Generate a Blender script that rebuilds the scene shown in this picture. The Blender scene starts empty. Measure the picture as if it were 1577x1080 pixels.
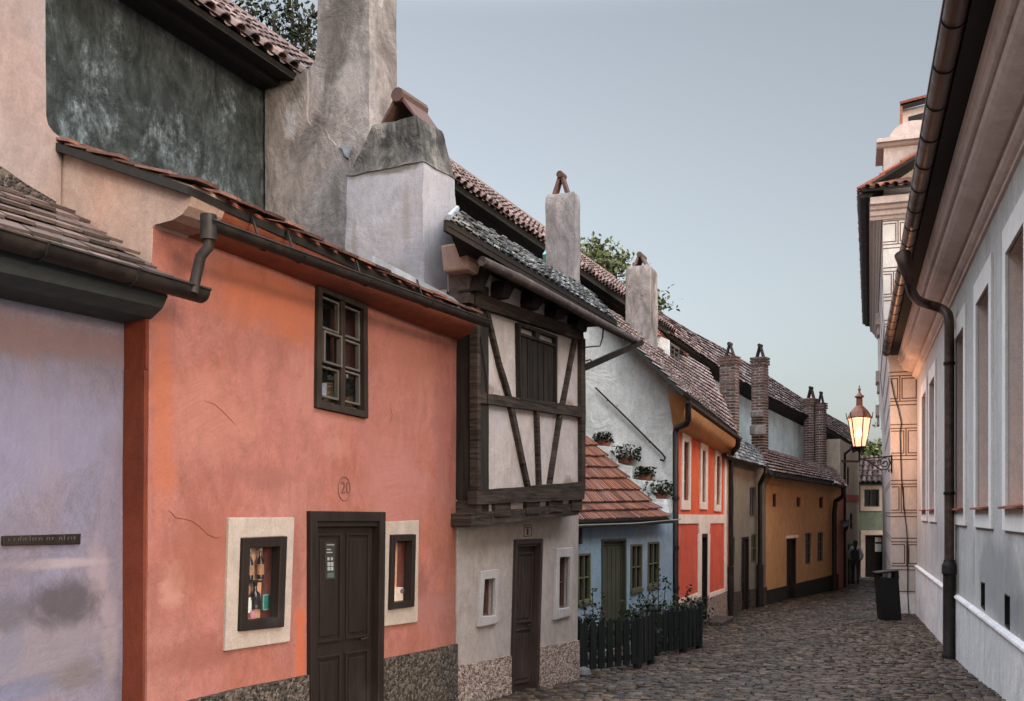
import bpy, math, random
from mathutils import Vector, Matrix, noise
from mathutils.geometry import tessellate_polygon
random.seed(7)
R = math.radians
C = bpy.context.scene.collection

# ------------------------------------------------------------------ camera, sky, sun, exposure
F_PX, CX, HY, W_PX, H_PX = 1533.0, 788.5, 790.0, 1577.0, 1080.0
cam_d = bpy.data.cameras.new('camera'); cam = bpy.data.objects.new('camera', cam_d); C.objects.link(cam)
cam.location = (0, 0, 0); cam.rotation_euler = (R(90), 0, 0)
cam_d.sensor_fit = 'HORIZONTAL'; cam_d.sensor_width = 36.0; cam_d.lens = 36.0 * F_PX / W_PX
cam_d.shift_y = (HY - H_PX / 2) / W_PX
cam_d.clip_start = 0.05; cam_d.clip_end = 2000
bpy.context.scene.camera = cam

ZENITH_FILL = 14.2
SUN_EL, SUN_AZ = R(14), math.atan2(0.62, -0.79)       # low dusk light from behind the viewer, to the right
w = bpy.data.worlds.new('World'); bpy.context.scene.world = w; w.use_nodes = True
wn = w.node_tree; bg = wn.nodes['Background']
sky = wn.nodes.new('ShaderNodeTexSky'); sky.sky_type = 'NISHITA'; sky.sun_disc = False
sky.sun_elevation = SUN_EL; sky.sun_rotation = SUN_AZ
sky.air_density = 1.0; sky.dust_density = 3.0; sky.ozone_density = 1.2
hs = wn.nodes.new('ShaderNodeHueSaturation'); hs.inputs['Saturation'].default_value = 0.39
tn = wn.nodes.new('ShaderNodeVectorMath'); tn.operation = 'MULTIPLY'; tn.inputs[1].default_value = (1.06, 1.10, 1.075)
wn.links.new(sky.outputs[0], tn.inputs[0]); wn.links.new(tn.outputs[0], hs.inputs['Color'])
# added fill: sky scaled far brighter overhead, out of view, to light the lane
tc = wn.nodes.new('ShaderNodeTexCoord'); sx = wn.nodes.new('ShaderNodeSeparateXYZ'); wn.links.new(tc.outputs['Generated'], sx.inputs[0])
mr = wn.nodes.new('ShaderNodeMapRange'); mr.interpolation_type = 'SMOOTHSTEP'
for i_, v_ in ((1, 0.44), (2, 0.78), (3, 1.0), (4, ZENITH_FILL)): mr.inputs[i_].default_value = v_
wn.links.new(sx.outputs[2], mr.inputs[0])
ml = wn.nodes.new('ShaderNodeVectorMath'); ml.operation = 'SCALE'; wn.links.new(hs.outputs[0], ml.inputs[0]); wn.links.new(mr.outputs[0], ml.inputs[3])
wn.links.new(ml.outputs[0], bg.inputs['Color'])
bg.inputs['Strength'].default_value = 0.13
sun_d = bpy.data.lights.new('sun', 'SUN'); sun = bpy.data.objects.new('sun', sun_d); C.objects.link(sun)
sun_d.energy = 0.9; sun_d.angle = R(5); sun_d.color = (1.0, 0.74, 0.52)
sv = Vector((math.sin(SUN_AZ) * math.cos(SUN_EL), math.cos(SUN_AZ) * math.cos(SUN_EL), math.sin(SUN_EL)))
sun.rotation_euler = sv.to_track_quat('Z', 'Y').to_euler(); sun.location = (6, -8, 12)
vs = bpy.context.scene.view_settings
vs.view_transform = 'Standard'; vs.look = 'None'; vs.exposure = 0.6; vs.gamma = 1; vs.use_curve_mapping = False

# ------------------------------------------------------------------ helpers
def P(x, y, Y):
    return Vector(((x - CX) / F_PX * Y, Y, (HY - y) / F_PX * Y))
GZ = [(-60, -1.2), (0, -1.45), (5, -1.55), (9, -1.71), (12.2, -1.93), (14.4, -2.03), (22, -2.28), (27, -2.36), (31.5, -2.42), (34, -2.5), (40, -2.6), (60, -2.7), (400, -2.7)]
def gz(Y):
    for (a, za), (b, zb) in zip(GZ, GZ[1:]):
        if Y <= b: return za + (zb - za) * (Y - a) / (b - a)
    return GZ[-1][1]

class Fac:
    """a vertical plane: s runs left to right as seen, n comes out of it towards the viewer"""
    def __init__(s, p0, d):
        s.p = Vector(p0[:2]); s.d = Vector(d[:2]).normalized(); s.N = Vector((s.d.y, -s.d.x))
    def pt(s, x, y, n=0.0):
        u = (x - CX) / F_PX
        Y = (s.p.dot(s.N) + n) / (u * s.N.x + s.N.y)
        return P(x, y, Y)
    def sz(s, x, y, n=0.0):
        q = s.pt(x, y, n); return ((Vector((q.x, q.y)) - s.p).dot(s.d), q.z)
    def w(s, a, z, n=0.0):
        q = s.p + s.d * a + s.N * n; return Vector((q.x, q.y, z))
    def gnd(s, x, n=0.0):
        q = s.pt(x, 900, n); return gz(q.y)
    def perp(s, x, n=0.0):
        q = s.pt(x, 800, n); return Fac((q.x, q.y), s.N)
    def poly(s, px, n=0.0): return [s.sz(x, y, n) for x, y in px]
def fac2(x0, Y0, x1, Y1):
    a = P(x0, 0, Y0); b = P(x1, 0, Y1); return Fac(a, (b.x - a.x, b.y - a.y))
def facl(a, b, x0):                    # plan line X = a*Y + b, starting at image x0
    Y = b / ((x0 - CX) / F_PX - a); return Fac(((x0 - CX) / F_PX * Y, Y), (a, 1))

class Q:
    def __init__(s, F, px, n=0.0):
        s.c = [Vector(F.sz(x, y, n)) for x, y in px]          # TL TR BR BL
        s.W = ((s.c[1] - s.c[0]).length + (s.c[2] - s.c[3]).length) / 2
        s.H = ((s.c[3] - s.c[0]).length + (s.c[2] - s.c[1]).length) / 2
    def at(s, u, v):
        t = s.c[0].lerp(s.c[1], u); b = s.c[3].lerp(s.c[2], u); q = b.lerp(t, v); return (q.x, q.y)
    def inset(s, d):
        r = Q.__new__(Q); a, b = d / s.W, d / s.H
        r.c = [Vector(s.at(a, 1 - b)), Vector(s.at(1 - a, 1 - b)), Vector(s.at(1 - a, b)), Vector(s.at(a, b))]
        r.W = s.W - 2 * d; r.H = s.H - 2 * d; return r
    def sub(s, u0, v0, u1, v1):
        r = Q.__new__(Q)
        r.c = [Vector(s.at(u0, v1)), Vector(s.at(u1, v1)), Vector(s.at(u1, v0)), Vector(s.at(u0, v0))]
        r.W = s.W * (u1 - u0); r.H = s.H * (v1 - v0); return r
    def pts(s): return [(c.x, c.y) for c in s.c]

ORG = {}
class MB:
    def __init__(s): s.v = []; s.f = []
    def add(s, v, f):
        b = len(s.v); s.v += [Vector(q) for q in v]; s.f += [tuple(i + b for i in t) for t in f]; return s
    def box8(s, v):                     # bottom ring 0-3, top ring 4-7
        return s.add(v, [(3, 2, 1, 0), (4, 5, 6, 7), (0, 1, 5, 4), (1, 2, 6, 5), (2, 3, 7, 6), (3, 0, 4, 7)])
    def qbox(s, F, q, u0, v0, u1, v1, n0, n1):
        c = [(u0, v0), (u1, v0), (u1, v1), (u0, v1)]
        return s.box8([F.w(*q.at(*t), n1) for t in c] + [F.w(*q.at(*t), n0) for t in c])
    def rbox(s, F, a0, z0, a1, z1, n0, n1):
        c = [(a0, z0), (a1, z0), (a1, z1), (a0, z1)]
        return s.box8([F.w(a, z, n1) for a, z in c] + [F.w(a, z, n0) for a, z in c])
    def prism(s, F, poly, n0, n1, holes=(), wob=0.0, hd=None, back=True, step=0.14):
        out = wobble(poly, wob, step) if wob else list(poly)
        loops = [out] + [list(h) for h in holes]
        flat = [q for L in loops for q in L]
        tri = tessellate_polygon([[Vector((a, z, 0)) for a, z in L] for L in loops])
        b = len(s.v)
        s.v += [F.w(a, z, n1) for a, z in flat]; s.f += [tuple(b + i for i in t) for t in tri]
        k = 0
        for i, L in enumerate(loops):
            nb = n0 if i == 0 else (n1 - (hd or 0.1))
            m = len(L); c = len(s.v)
            s.v += [F.w(a, z, nb) for a, z in L]
            for j in range(m): s.f.append((b + k + j, b + k + (j + 1) % m, c + (j + 1) % m, c + j))
            if i == 0 and back:
                for t in tessellate_polygon([[Vector((a, z, 0)) for a, z in L]]): s.f.append(tuple(c + q for q in t))
            k += m
        return s
    def ring(s, F, qo, qi, n0, n1):
        o = qo.pts(); i = qi.pts(); v = [F.w(*t, n1) for t in o] + [F.w(*t, n1) for t in i] + [F.w(*t, n0) for t in o] + [F.w(*t, n0) for t in i]
        f = []
        for k in range(4):
            m = (k + 1) % 4
            f += [(k, m, 4 + m, 4 + k), (k, 8 + k, 8 + m, m), (4 + k, 4 + m, 12 + m, 12 + k)]
        return s.add(v, f)
    def beam(s, a, b, w_, h_, side=None):
        a, b = Vector(a), Vector(b); t = (b - a).normalized()
        sd = Vector(side) if side else t.cross(Vector((0, 0, 1)))
        sd = (sd - t * sd.dot(t)).normalized(); up = t.cross(sd).normalized()
        sd *= w_ / 2; up *= h_ / 2
        return s.box8([a - sd - up, a + sd - up, a + sd + up, a - sd + up, b - sd - up, b + sd - up, b + sd + up, b - sd + up])
    def tube(s, pts, r, seg=10, cap=True):
        pts = [Vector(q) for q in pts]; n = len(pts)
        rr = r if isinstance(r, (list, tuple)) else [r] * n
        b = len(s.v); prev = None
        for i, q in enumerate(pts):
            t = (pts[min(i + 1, n - 1)] - pts[max(i - 1, 0)]).normalized()
            x = (prev - t * prev.dot(t)) if prev else t.orthogonal()
            x.normalize(); prev = x; y = t.cross(x)
            s.v += [q + (x * math.cos(2 * math.pi * k / seg) + y * math.sin(2 * math.pi * k / seg)) * rr[i] for k in range(seg)]
        for i in range(n - 1):
            for k in range(seg):
                m = (k + 1) % seg
                s.f.append((b + i * seg + k, b + i * seg + m, b + (i + 1) * seg + m, b + (i + 1) * seg + k))
        if cap:
            s.f.append(tuple(b + k for k in range(seg))[::-1]); s.f.append(tuple(b + (n - 1) * seg + k for k in range(seg)))
        return s
    def lathe(s, c, prof, seg=16, rot=0.0):
        c = Vector(c); b = len(s.v)
        for r, z in prof:
            s.v += [c + Vector((r * math.cos(rot + 2 * math.pi * k / seg), r * math.sin(rot + 2 * math.pi * k / seg), z)) for k in range(seg)]
        for i in range(len(prof) - 1):
            for k in range(seg):
                m = (k + 1) % seg
                s.f.append((b + i * seg + k, b + i * seg + m, b + (i + 1) * seg + m, b + (i + 1) * seg + k))
        s.f.append(tuple(b + k for k in range(seg))[::-1]); s.f.append(tuple(b + (len(prof) - 1) * seg + k for k in range(seg)))
        return s
    def sweep(s, F, prof, a0, a1, close=True, z_of=None):  # profile of (n,z) swept along s
        m = len(prof); b = len(s.v)
        for a, k in ((a0, 0), (a1, 1)):
            s.v += [F.w(a, z + (z_of(a) if z_of else 0), n) for n, z in prof]
        for i in range(m if close else m - 1):
            j = (i + 1) % m; s.f.append((b + i, b + j, b + m + j, b + m + i))
        if close:
            for c in (b, b + m):
                for t in tessellate_polygon([[Vector((n, z, 0)) for n, z in prof]]): s.f.append(tuple(c + q for q in t))
        return s
    def loft(s, rows):                  # rows of equal point lists
        b = len(s.v); m = len(rows[0])
        for r_ in rows: s.v += [Vector(q) for q in r_]
        for i in range(len(rows) - 1):
            for k in range(m - 1):
                s.f.append((b + i * m + k, b + i * m + k + 1, b + (i + 1) * m + k + 1, b + (i + 1) * m + k))
        return s
    def build(s, name, mat, parent=None, smooth=False, bevel=0.0, origin=None, label=None, rough=0.0):
        if parent is not None: o0 = ORG[parent]
        elif origin is not None: o0 = Vector(origin)
        else:
            xs = [q.x for q in s.v]; ys = [q.y for q in s.v]; zs = [q.z for q in s.v]
            o0 = Vector(((min(xs) + max(xs)) / 2, (min(ys) + max(ys)) / 2, min(zs)))
        me = bpy.data.meshes.new(name)
        me.from_pydata([tuple(q - o0) for q in s.v], [], s.f); me.update()
        import bmesh
        bm = bmesh.new(); bm.from_mesh(me)
        bmesh.ops.remove_doubles(bm, verts=bm.verts, dist=0.0002)
        bmesh.ops.recalc_face_normals(bm, faces=bm.faces)
        if rough:
            for _ in range(3): bmesh.ops.subdivide_edges(bm, edges=[e for e in bm.edges if e.calc_length() > .09], cuts=1, use_grid_fill=True)
            for v_ in bm.verts:
                q_ = v_.co; v_.co = q_ + Vector([noise.noise(q_ * 4 + Vector((k_ * 7, 3, 1))) * rough + noise.noise(q_ * 14 + Vector((k_ * 5, 1, 9))) * rough * .5 for k_ in range(3)])
        bm.to_mesh(me); bm.free()
        if smooth:
            for p in me.polygons: p.use_smooth = True
            try: me.set_sharp_from_angle(angle=R(48))
            except Exception: pass
        me.materials.append(mat)
        o = bpy.data.objects.new(name, me); C.objects.link(o)
        if parent is not None: o.parent = parent
        else: o.location = o0
        ORG[o] = o0
        if bevel:
            m = o.modifiers.new('bevel', 'BEVEL'); m.width = bevel; m.segments = 2; m.limit_method = 'ANGLE'; m.angle_limit = R(50)
        if label: o['label'] = label
        return o

def wobble(poly, amp, step=0.14):
    out = []
    for (a, z), (a2, z2) in zip(poly, poly[1:] + poly[:1]):
        L = math.hypot(a2 - a, z2 - z); k = max(1, int(L / step)); nx, nz = (-(z2 - z) / max(L, 1e-6), (a2 - a) / max(L, 1e-6))
        for i in range(k):
            t = i / k; x, y = a + (a2 - a) * t, z + (z2 - z) * t
            d = noise.noise(Vector((x * 2.3, y * 2.3, 3.1))) * amp + noise.noise(Vector((x * 9, y * 9, 7.7))) * amp * .5
            if i == 0: d *= 0.3
            out.append((x + nx * d, y + nz * d))
    return out

def thing(name, label, cat, loc, group=None):
    o = bpy.data.objects.new(name, None); C.objects.link(o); o.location = loc; o.empty_display_size = .2
    o['label'] = label; o['category'] = cat
    if group: o['group'] = group
    ORG[o] = Vector(loc); return o
def tag(o, label, cat, group=None):
    o['label'] = label; o['category'] = cat
    if group: o['group'] = group
    return o
def struct(o, kind='structure'): o['kind'] = kind; return o
def copy_tree(o, parent=None):
    c = o.copy(); C.objects.link(c); ORG[c] = ORG[o].copy()
    if parent: c.parent = parent
    for ch in [q for q in C.objects if q.parent == o]: copy_tree(ch, c)
    return c

# ------------------------------------------------------------------ materials
def srgb(r, g, b):
    f = lambda c: (c / 255 / 12.92) if c / 255 <= .04045 else ((c / 255 + .055) / 1.055) ** 2.4
    return (f(r), f(g), f(b), 1)
def L4(c): return (*c, 1) if len(c) == 3 else c
class NT:
    def __init__(s, name):
        s.m = bpy.data.materials.new(name); s.m.use_nodes = True; s.t = s.m.node_tree; s.b = s.t.nodes['Principled BSDF']
        s.co = s.t.nodes.new('ShaderNodeTexCoord').outputs['Object']
    def n(s, ty, **k):
        q = s.t.nodes.new(ty)
        for a, v in k.items(): setattr(q, a, v)
        return q
    def l(s, a, b): s.t.links.new(a, b)
    def map(s, sc=(1, 1, 1), loc=(0, 0, 0)):
        q = s.n('ShaderNodeMapping'); q.inputs['Scale'].default_value = sc; q.inputs['Location'].default_value = loc; s.l(s.co, q.inputs[0]); return q.outputs[0]
    def noise(s, vec, sc, det=6, ro=.6, dist=0.0):
        q = s.n('ShaderNodeTexNoise'); s.l(vec, q.inputs['Vector']); q.inputs['Scale'].default_value = sc
        q.inputs['Detail'].default_value = det; q.inputs['Roughness'].default_value = ro; q.inputs['Distortion'].default_value = dist
        return q.outputs['Fac']
    def ramp(s, f, a, b, va=0.0, vb=1.0):
        q = s.n('ShaderNodeMapRange'); q.inputs[1].default_value = a; q.inputs[2].default_value = b; q.inputs[3].default_value = va; q.inputs[4].default_value = vb
        q.interpolation_type = 'SMOOTHSTEP'; s.l(f, q.inputs[0]); return q.outputs[0]
    def cramp(s, f, stops):
        q = s.n('ShaderNodeValToRGB'); e = q.color_ramp.elements
        while len(e) < len(stops): e.new(.5)
        for k, (p, c) in zip(e, stops): k.position = p; k.color = L4(c)
        s.l(f, q.inputs[0]); return q.outputs[0]
    def mix(s, f, a, b, blend='MIX'):
        q = s.n('ShaderNodeMix', data_type='RGBA', blend_type=blend)
        for k, v in ((0, f), (6, a), (7, b)):
            if hasattr(v, 'is_output'): s.l(v, q.inputs[k])
            else: q.inputs[k].default_value = v if k == 0 else L4(v)
        return q.outputs[2]
    def math(s, op, a, b=0.0):
        q = s.n('ShaderNodeMath', operation=op)
        for k, v in ((0, a), (1, b)):
            if hasattr(v, 'is_output'): s.l(v, q.inputs[k])
            else: q.inputs[k].default_value = v
        return q.outputs[0]
    def bump(s, h, dist, strength=.5, prev=None):
        q = s.n('ShaderNodeBump'); q.inputs['Strength'].default_value = strength; q.inputs['Distance'].default_value = dist; s.l(h, q.inputs['Height'])
        if prev: s.l(prev, q.inputs['Normal'])
        return q.outputs[0]
    def done(s, col, rough=.9, normal=None, spec=.3, metal=0.0):
        if hasattr(col, 'is_output'): s.l(col, s.b.inputs['Base Color'])
        else: s.b.inputs['Base Color'].default_value = L4(col)
        if hasattr(rough, 'is_output'): s.l(rough, s.b.inputs['Roughness'])
        else: s.b.inputs['Roughness'].default_value = rough
        s.b.inputs['Specular IOR Level'].default_value = spec; s.b.inputs['Metallic'].default_value = metal
        if normal: s.l(normal, s.b.inputs['Normal'])
        return s.m

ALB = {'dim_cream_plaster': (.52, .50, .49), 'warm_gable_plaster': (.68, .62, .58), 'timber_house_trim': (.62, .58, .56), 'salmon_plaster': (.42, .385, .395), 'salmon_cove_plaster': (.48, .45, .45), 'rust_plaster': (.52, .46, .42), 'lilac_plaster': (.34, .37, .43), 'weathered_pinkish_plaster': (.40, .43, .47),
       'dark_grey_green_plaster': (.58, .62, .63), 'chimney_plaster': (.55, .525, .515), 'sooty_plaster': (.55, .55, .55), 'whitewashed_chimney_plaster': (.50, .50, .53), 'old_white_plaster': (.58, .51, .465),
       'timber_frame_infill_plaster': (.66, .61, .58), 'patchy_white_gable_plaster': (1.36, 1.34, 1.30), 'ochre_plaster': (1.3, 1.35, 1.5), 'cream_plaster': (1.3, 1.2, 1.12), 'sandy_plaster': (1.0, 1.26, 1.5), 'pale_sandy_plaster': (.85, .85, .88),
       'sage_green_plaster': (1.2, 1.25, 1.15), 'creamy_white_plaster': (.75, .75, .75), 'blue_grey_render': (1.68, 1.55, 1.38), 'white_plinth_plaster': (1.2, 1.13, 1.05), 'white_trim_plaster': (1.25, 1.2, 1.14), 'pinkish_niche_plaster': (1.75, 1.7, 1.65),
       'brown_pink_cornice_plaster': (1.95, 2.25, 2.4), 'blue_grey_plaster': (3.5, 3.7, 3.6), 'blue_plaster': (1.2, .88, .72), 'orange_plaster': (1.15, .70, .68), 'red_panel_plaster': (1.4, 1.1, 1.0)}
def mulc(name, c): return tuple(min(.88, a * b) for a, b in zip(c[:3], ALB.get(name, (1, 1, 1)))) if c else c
def plaster(name, c1, c2, stain, light=None, seed=0.0, big=.9, amt=.8, lamt=.5, streak=.35, bump=.012, rough=.92, cracks=.0, fine=.16, lo=.50, hi=.72, ss=1.5, lsc=1.1, lro=.68, ldist=.5):
    c1, c2, stain, light = [mulc(name, q) for q in (c1, c2, stain, light)]
    k = NT(name); v = k.map(loc=(seed * 3.7, seed * 1.9, seed * 2.3)); vs_ = k.map((1, 1, streak), (seed, seed * 2, seed))
    n1 = k.noise(v, big, 5, .6, 1.2); n2 = k.noise(vs_, ss, 10, .66, .5); n3 = k.noise(v, 15, 8, .7); n4 = k.noise(v, 70, 4, .6); n5 = k.noise(k.map((1, 1, .5), (seed, 7, 2)), 4.5, 8, .7, 1.6)
    col = k.mix(k.ramp(n1, .36, .64), c1, c2)
    if light: col = k.mix(k.math('MULTIPLY', k.ramp(k.noise(k.map((1, 1, .7), (seed + 9, 4, seed)), lsc, 12, lro, ldist), .50, .72), lamt), col, light)
    col = k.mix(k.math('MULTIPLY', k.ramp(n2, lo, hi), amt), col, stain)
    g = k.math('MULTIPLY', k.ramp(n4, .3, .7, .90, 1.06), k.ramp(n3, .25, .75, 1 - fine * .6, 1 + fine * .4)); g = k.math('MULTIPLY', g, k.ramp(n5, .3, .72, 1 - fine, 1 + fine * .5))
    q = k.n('ShaderNodeCombineColor'); [k.l(g, q.inputs[i]) for i in range(3)]
    col = k.mix(1.0, col, q.outputs[0], 'MULTIPLY')
    h = k.math('ADD', k.math('MULTIPLY', n3, .22), k.math('MULTIPLY', n4, .16)); h = k.math('ADD', h, k.math('MULTIPLY', n1, 2.2)); h = k.math('ADD', h, k.math('MULTIPLY', n5, .5))
    if cracks:
        vo = k.n('ShaderNodeTexVoronoi', feature='DISTANCE_TO_EDGE'); vo.inputs['Scale'].default_value = .9
        dv = k.n('ShaderNodeVectorMath', operation='ADD'); nz = k.n('ShaderNodeTexNoise'); nz.inputs['Scale'].default_value = 3.2; nz.inputs['Detail'].default_value = 8
        k.l(v, nz.inputs['Vector']); sc = k.n('ShaderNodeVectorMath', operation='SCALE'); sc.inputs[3].default_value = .55
        k.l(nz.outputs['Color'], sc.inputs[0]); k.l(v, dv.inputs[0]); k.l(sc.outputs[0], dv.inputs[1]); k.l(dv.outputs[0], vo.inputs['Vector'])
        c = k.ramp(vo.outputs['Distance'], .0, .0055, 1, 0); c = k.math('MULTIPLY', c, k.ramp(n1, .60, .66))
        col = k.mix(k.math('MULTIPLY', c, cracks), col, [q_ * .35 for q_ in stain[:3]])
        h = k.math('SUBTRACT', h, k.math('MULTIPLY', c, .4))
    return k.done(col, rough, k.bump(h, bump, .75), .25)

def rubble(name, a, b, c, sc=26, bump=.03):
    k = NT(name); v = k.map(); vo = k.n('ShaderNodeTexVoronoi'); vo.inputs['Scale'].default_value = sc; vo.inputs['Randomness'].default_value = 1; k.l(v, vo.inputs['Vector'])
    cd = k.n('ShaderNodeSeparateColor'); k.l(vo.outputs['Color'], cd.inputs[0])
    n = k.noise(v, sc * .7, 6, .7); m = k.math('ADD', k.math('MULTIPLY', cd.outputs[0], .55), k.math('MULTIPLY', n, .5))
    col = k.cramp(m, [(.2, a), (.5, b), (.8, c)])
    h = k.math('ADD', k.math('MULTIPLY', k.ramp(vo.outputs['Distance'], 0, .6, 1, 0), .8), n)
    return k.done(col, .95, k.bump(h, bump, .9), .2)

def wood(name, a, b, rough=.7, axis='z', bump=.006, spec=.35):
    k = NT(name); sc = {'z': (9, 9, .7), 'x': (.9, .9, 12), 'n': (4, 4, 4)}[axis]
    v = k.map(sc); n = k.noise(v, 3.2, 8, .65, .6); n2 = k.noise(k.map(), 2, 5); 
    col = k.mix(k.ramp(n, .3, .7), a, b); col = k.mix(k.math('MULTIPLY', k.ramp(n2, .5, .75), .5), col, [min(1, q * 1.7 + .01) for q in b[:3]])
    return k.done(col, rough, k.bump(n, bump, .7), spec)

def metal(name, a, b, rough=.45, metallic=.6):
    k = NT(name); n = k.noise(k.map(), 7, 8, .65, .5); col = k.mix(k.ramp(n, .4, .7), a, b)
    return k.done(col, k.ramp(n, .3, .7, rough - .05, rough + .2), k.bump(k.noise(k.map(), 30, 4), .003, .4), .3, metallic)

def tiles(name, stops, rough=.85, moss=(.05, .055, .035), mamt=.5, bump=.006, spec=.3):
    k = NT(name); g = k.n('ShaderNodeNewGeometry'); col = k.cramp(g.outputs['Random Per Island'], stops)
    n = k.noise(k.map(), 3.0, 8, .7); n2 = k.noise(k.map(), 26, 6, .7)
    col = k.mix(k.math('MULTIPLY', k.ramp(n, .5, .72), mamt), col, moss)
    q = k.n('ShaderNodeCombineColor'); gg = k.ramp(n2, .25, .75, .7, 1.25); [k.l(gg, q.inputs[i]) for i in range(3)]
    col = k.mix(1.0, col, q.outputs[0], 'MULTIPLY')
    return k.done(col, rough, k.bump(n2, bump, .7), spec)

def plain(name, c, rough=.7, spec=.3, emit=None, es=1.0):
    k = NT(name); n = k.noise(k.map(), 14, 6, .65); c = L4(c)
    col = k.mix(k.ramp(n, .3, .7), [q * .82 for q in c[:3]], [min(1, q * 1.1) for q in c[:3]])
    m = k.done(col, rough, None, spec)
    if emit: k.b.inputs['Emission Color'].default_value = L4(emit); k.b.inputs['Emission Strength'].default_value = es
    return m
def glass(name, clear=0.0, tint=(.012, .013, .014)):
    k = NT(name); nrm = k.bump(k.noise(k.map(), 5, 2), .004, .5)
    m = k.done(tint, .05, nrm, .6)
    if clear:
        t = k.n('ShaderNodeBsdfTransparent'); mx = k.n('ShaderNodeMixShader'); mx.inputs[0].default_value = clear
        out = k.t.nodes['Material Output']; k.l(k.b.outputs[0], mx.inputs[1]); k.l(t.outputs[0], mx.inputs[2]); k.l(mx.outputs[0], out.inputs['Surface'])
    return m

M = {}
M['salmon'] = plaster('salmon_plaster', (.60, .215, .135), (.62, .255, .195), (.40, .125, .085), (.66, .33, .25), 1.3, big=.8, amt=.55, lamt=.55, bump=.018)
M['salmon_cove'] = plaster('salmon_cove_plaster', (.60, .19, .10), (.55, .17, .10), (.36, .10, .06), (.66, .26, .12), 2.1, amt=.6)
M['rust'] = plaster('rust_plaster', (.27, .062, .028), (.23, .05, .024), (.14, .032, .018), (.36, .10, .05), 3.0, big=1.4, amt=.5, lamt=.4)
M['lilac'] = plaster('lilac_plaster', (.42, .345, .40), (.45, .33, .34), (.22, .175, .20), (.50, .45, .53), 4.4, big=.75, amt=.7, lamt=.7, streak=.6, bump=.02)
M['pinkwhite'] = plaster('weathered_pinkish_plaster', (.56, .42, .36), (.60, .40, .32), (.33, .25, .21), (.62, .52, .47), 5.2, amt=.6)
M['darkgreen'] = plaster('dark_grey_green_plaster', (.050, .056, .052), (.075, .082, .078), (.028, .029, .026), (.34, .38, .40), 6.1, big=1.3, amt=.9, lamt=1, bump=.06, fine=.6, streak=.8, lsc=2.2, ss=2.6, lro=.80, ldist=.2)
M['chim'] = plaster('chimney_plaster', (.46, .42, .40), (.50, .44, .41), (.19, .165, .145), (.60, .57, .56), 7.7, big=1.3, amt=1, lamt=.8, bump=.03, fine=.3, lo=.44, hi=.66, ss=1.6, lsc=1.8)
M['chim_white'] = plaster('whitewashed_chimney_plaster', (.58, .55, .55), (.62, .57, .55), (.40, .36, .34), (.70, .68, .69), 8.8, big=1.4, amt=.7, lamt=.6, fine=.12, ss=2)
M['chim_soot'] = plaster('sooty_plaster', (.20, .18, .16), (.28, .25, .225), (.075, .068, .058), (.40, .36, .33), 9.9, big=2.4, amt=1, bump=.04, fine=.55, ss=4, lsc=4, streak=.7, lo=.44, hi=.6)
M['white'] = plaster('old_white_plaster', (.60, .545, .51), (.57, .52, .50), (.42, .365, .32), (.66, .63, .62), 10.5, big=1.0, amt=.6, streak=.8)
M['gablewhite'] = plaster('patchy_white_gable_plaster', (.60, .585, .56), (.55, .54, .515), (.40, .385, .35), (.70, .69, .67), 11.5, big=1.2, amt=.75, bump=.035, cracks=.6, lsc=1.6)
M['infill'] = plaster('timber_frame_infill_plaster', (.62, .53, .49), (.66, .58, .54), (.40, .27, .20), (.68, .63, .61), 12.5, big=1.6, amt=.55, streak=.35, ss=2.4, lo=.52, hi=.72)
M['blue'] = plaster('blue_plaster', (.155, .29, .42), (.19, .30, .42), (.12, .19, .26), (.30, .35, .47), 13.1, big=.9, amt=.55, lamt=.6, streak=.3)
M['orange'] = plaster('orange_plaster', (.60, .165, .06), (.56, .14, .055), (.40, .085, .04), (.66, .24, .12), 14.2, big=.9, amt=.6, streak=.2)
M['redpanel'] = plaster('red_panel_plaster', (.40, .068, .042), (.45, .09, .05), (.27, .045, .03), (.50, .13, .08), 15.2, big=.9, amt=.6, streak=.2)
M['cream'] = plaster('cream_plaster', (.62, .52, .44), (.58, .48, .41), (.44, .34, .28), None, 16.0, amt=.4)
M['cream_dim'] = plaster('dim_cream_plaster', (.62, .52, .44), (.58, .48, .41), (.42, .32, .26), None, 16.6, amt=.5)
M['gablepink'] = plaster('warm_gable_plaster', (.56, .42, .36), (.62, .42, .33), (.33, .24, .19), (.66, .56, .50), 5.9, amt=.7, lsc=2, lamt=.7)
M['trim_timber'] = plaster('timber_house_trim', (.62, .58, .56), (.58, .54, .52), (.44, .40, .37), None, 25.5, amt=.4, fine=.1)
M['olive'] = plaster('olive_plaster', (.155, .14, .105), (.185, .165, .125), (.10, .09, .07), (.23, .21, .165), 17.0, big=1.2, amt=.6)
M['yellow'] = plaster('ochre_plaster', (.40, .205, .075), (.36, .18, .075), (.22, .11, .055), (.44, .25, .11), 18.0, big=.7, amt=.6, streak=.25)
M['bluegrey'] = plaster('blue_grey_plaster', (.16, .185, .19), (.20, .22, .22), (.11, .12, .12), (.27, .29, .28), 19.0, big=1.3, amt=.7, streak=.2)
M['pink'] = plaster('pink_plaster', (.46, .18, .15), (.42, .16, .13), (.3, .1, .09), None, 20.0, amt=.4)
M['creamwhite'] = plaster('creamy_white_plaster', (.62, .54, .44), (.60, .48, .36), (.42, .32, .24), None, 21.0, amt=.4)
M['redband'] = plain('red_band_paint', (.38, .085, .07), .85)
M['green'] = plaster('sage_green_plaster', (.185, .20, .155), (.21, .22, .17), (.12, .125, .10), None, 22.0, amt=.5)
M['grey'] = plaster('blue_grey_render', (.33, .335, .35), (.30, .305, .32), (.20, .20, .21), (.39, .39, .40), 23.0, big=.6, amt=.55, streak=.12, bump=.006, lo=.48, hi=.75)
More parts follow.
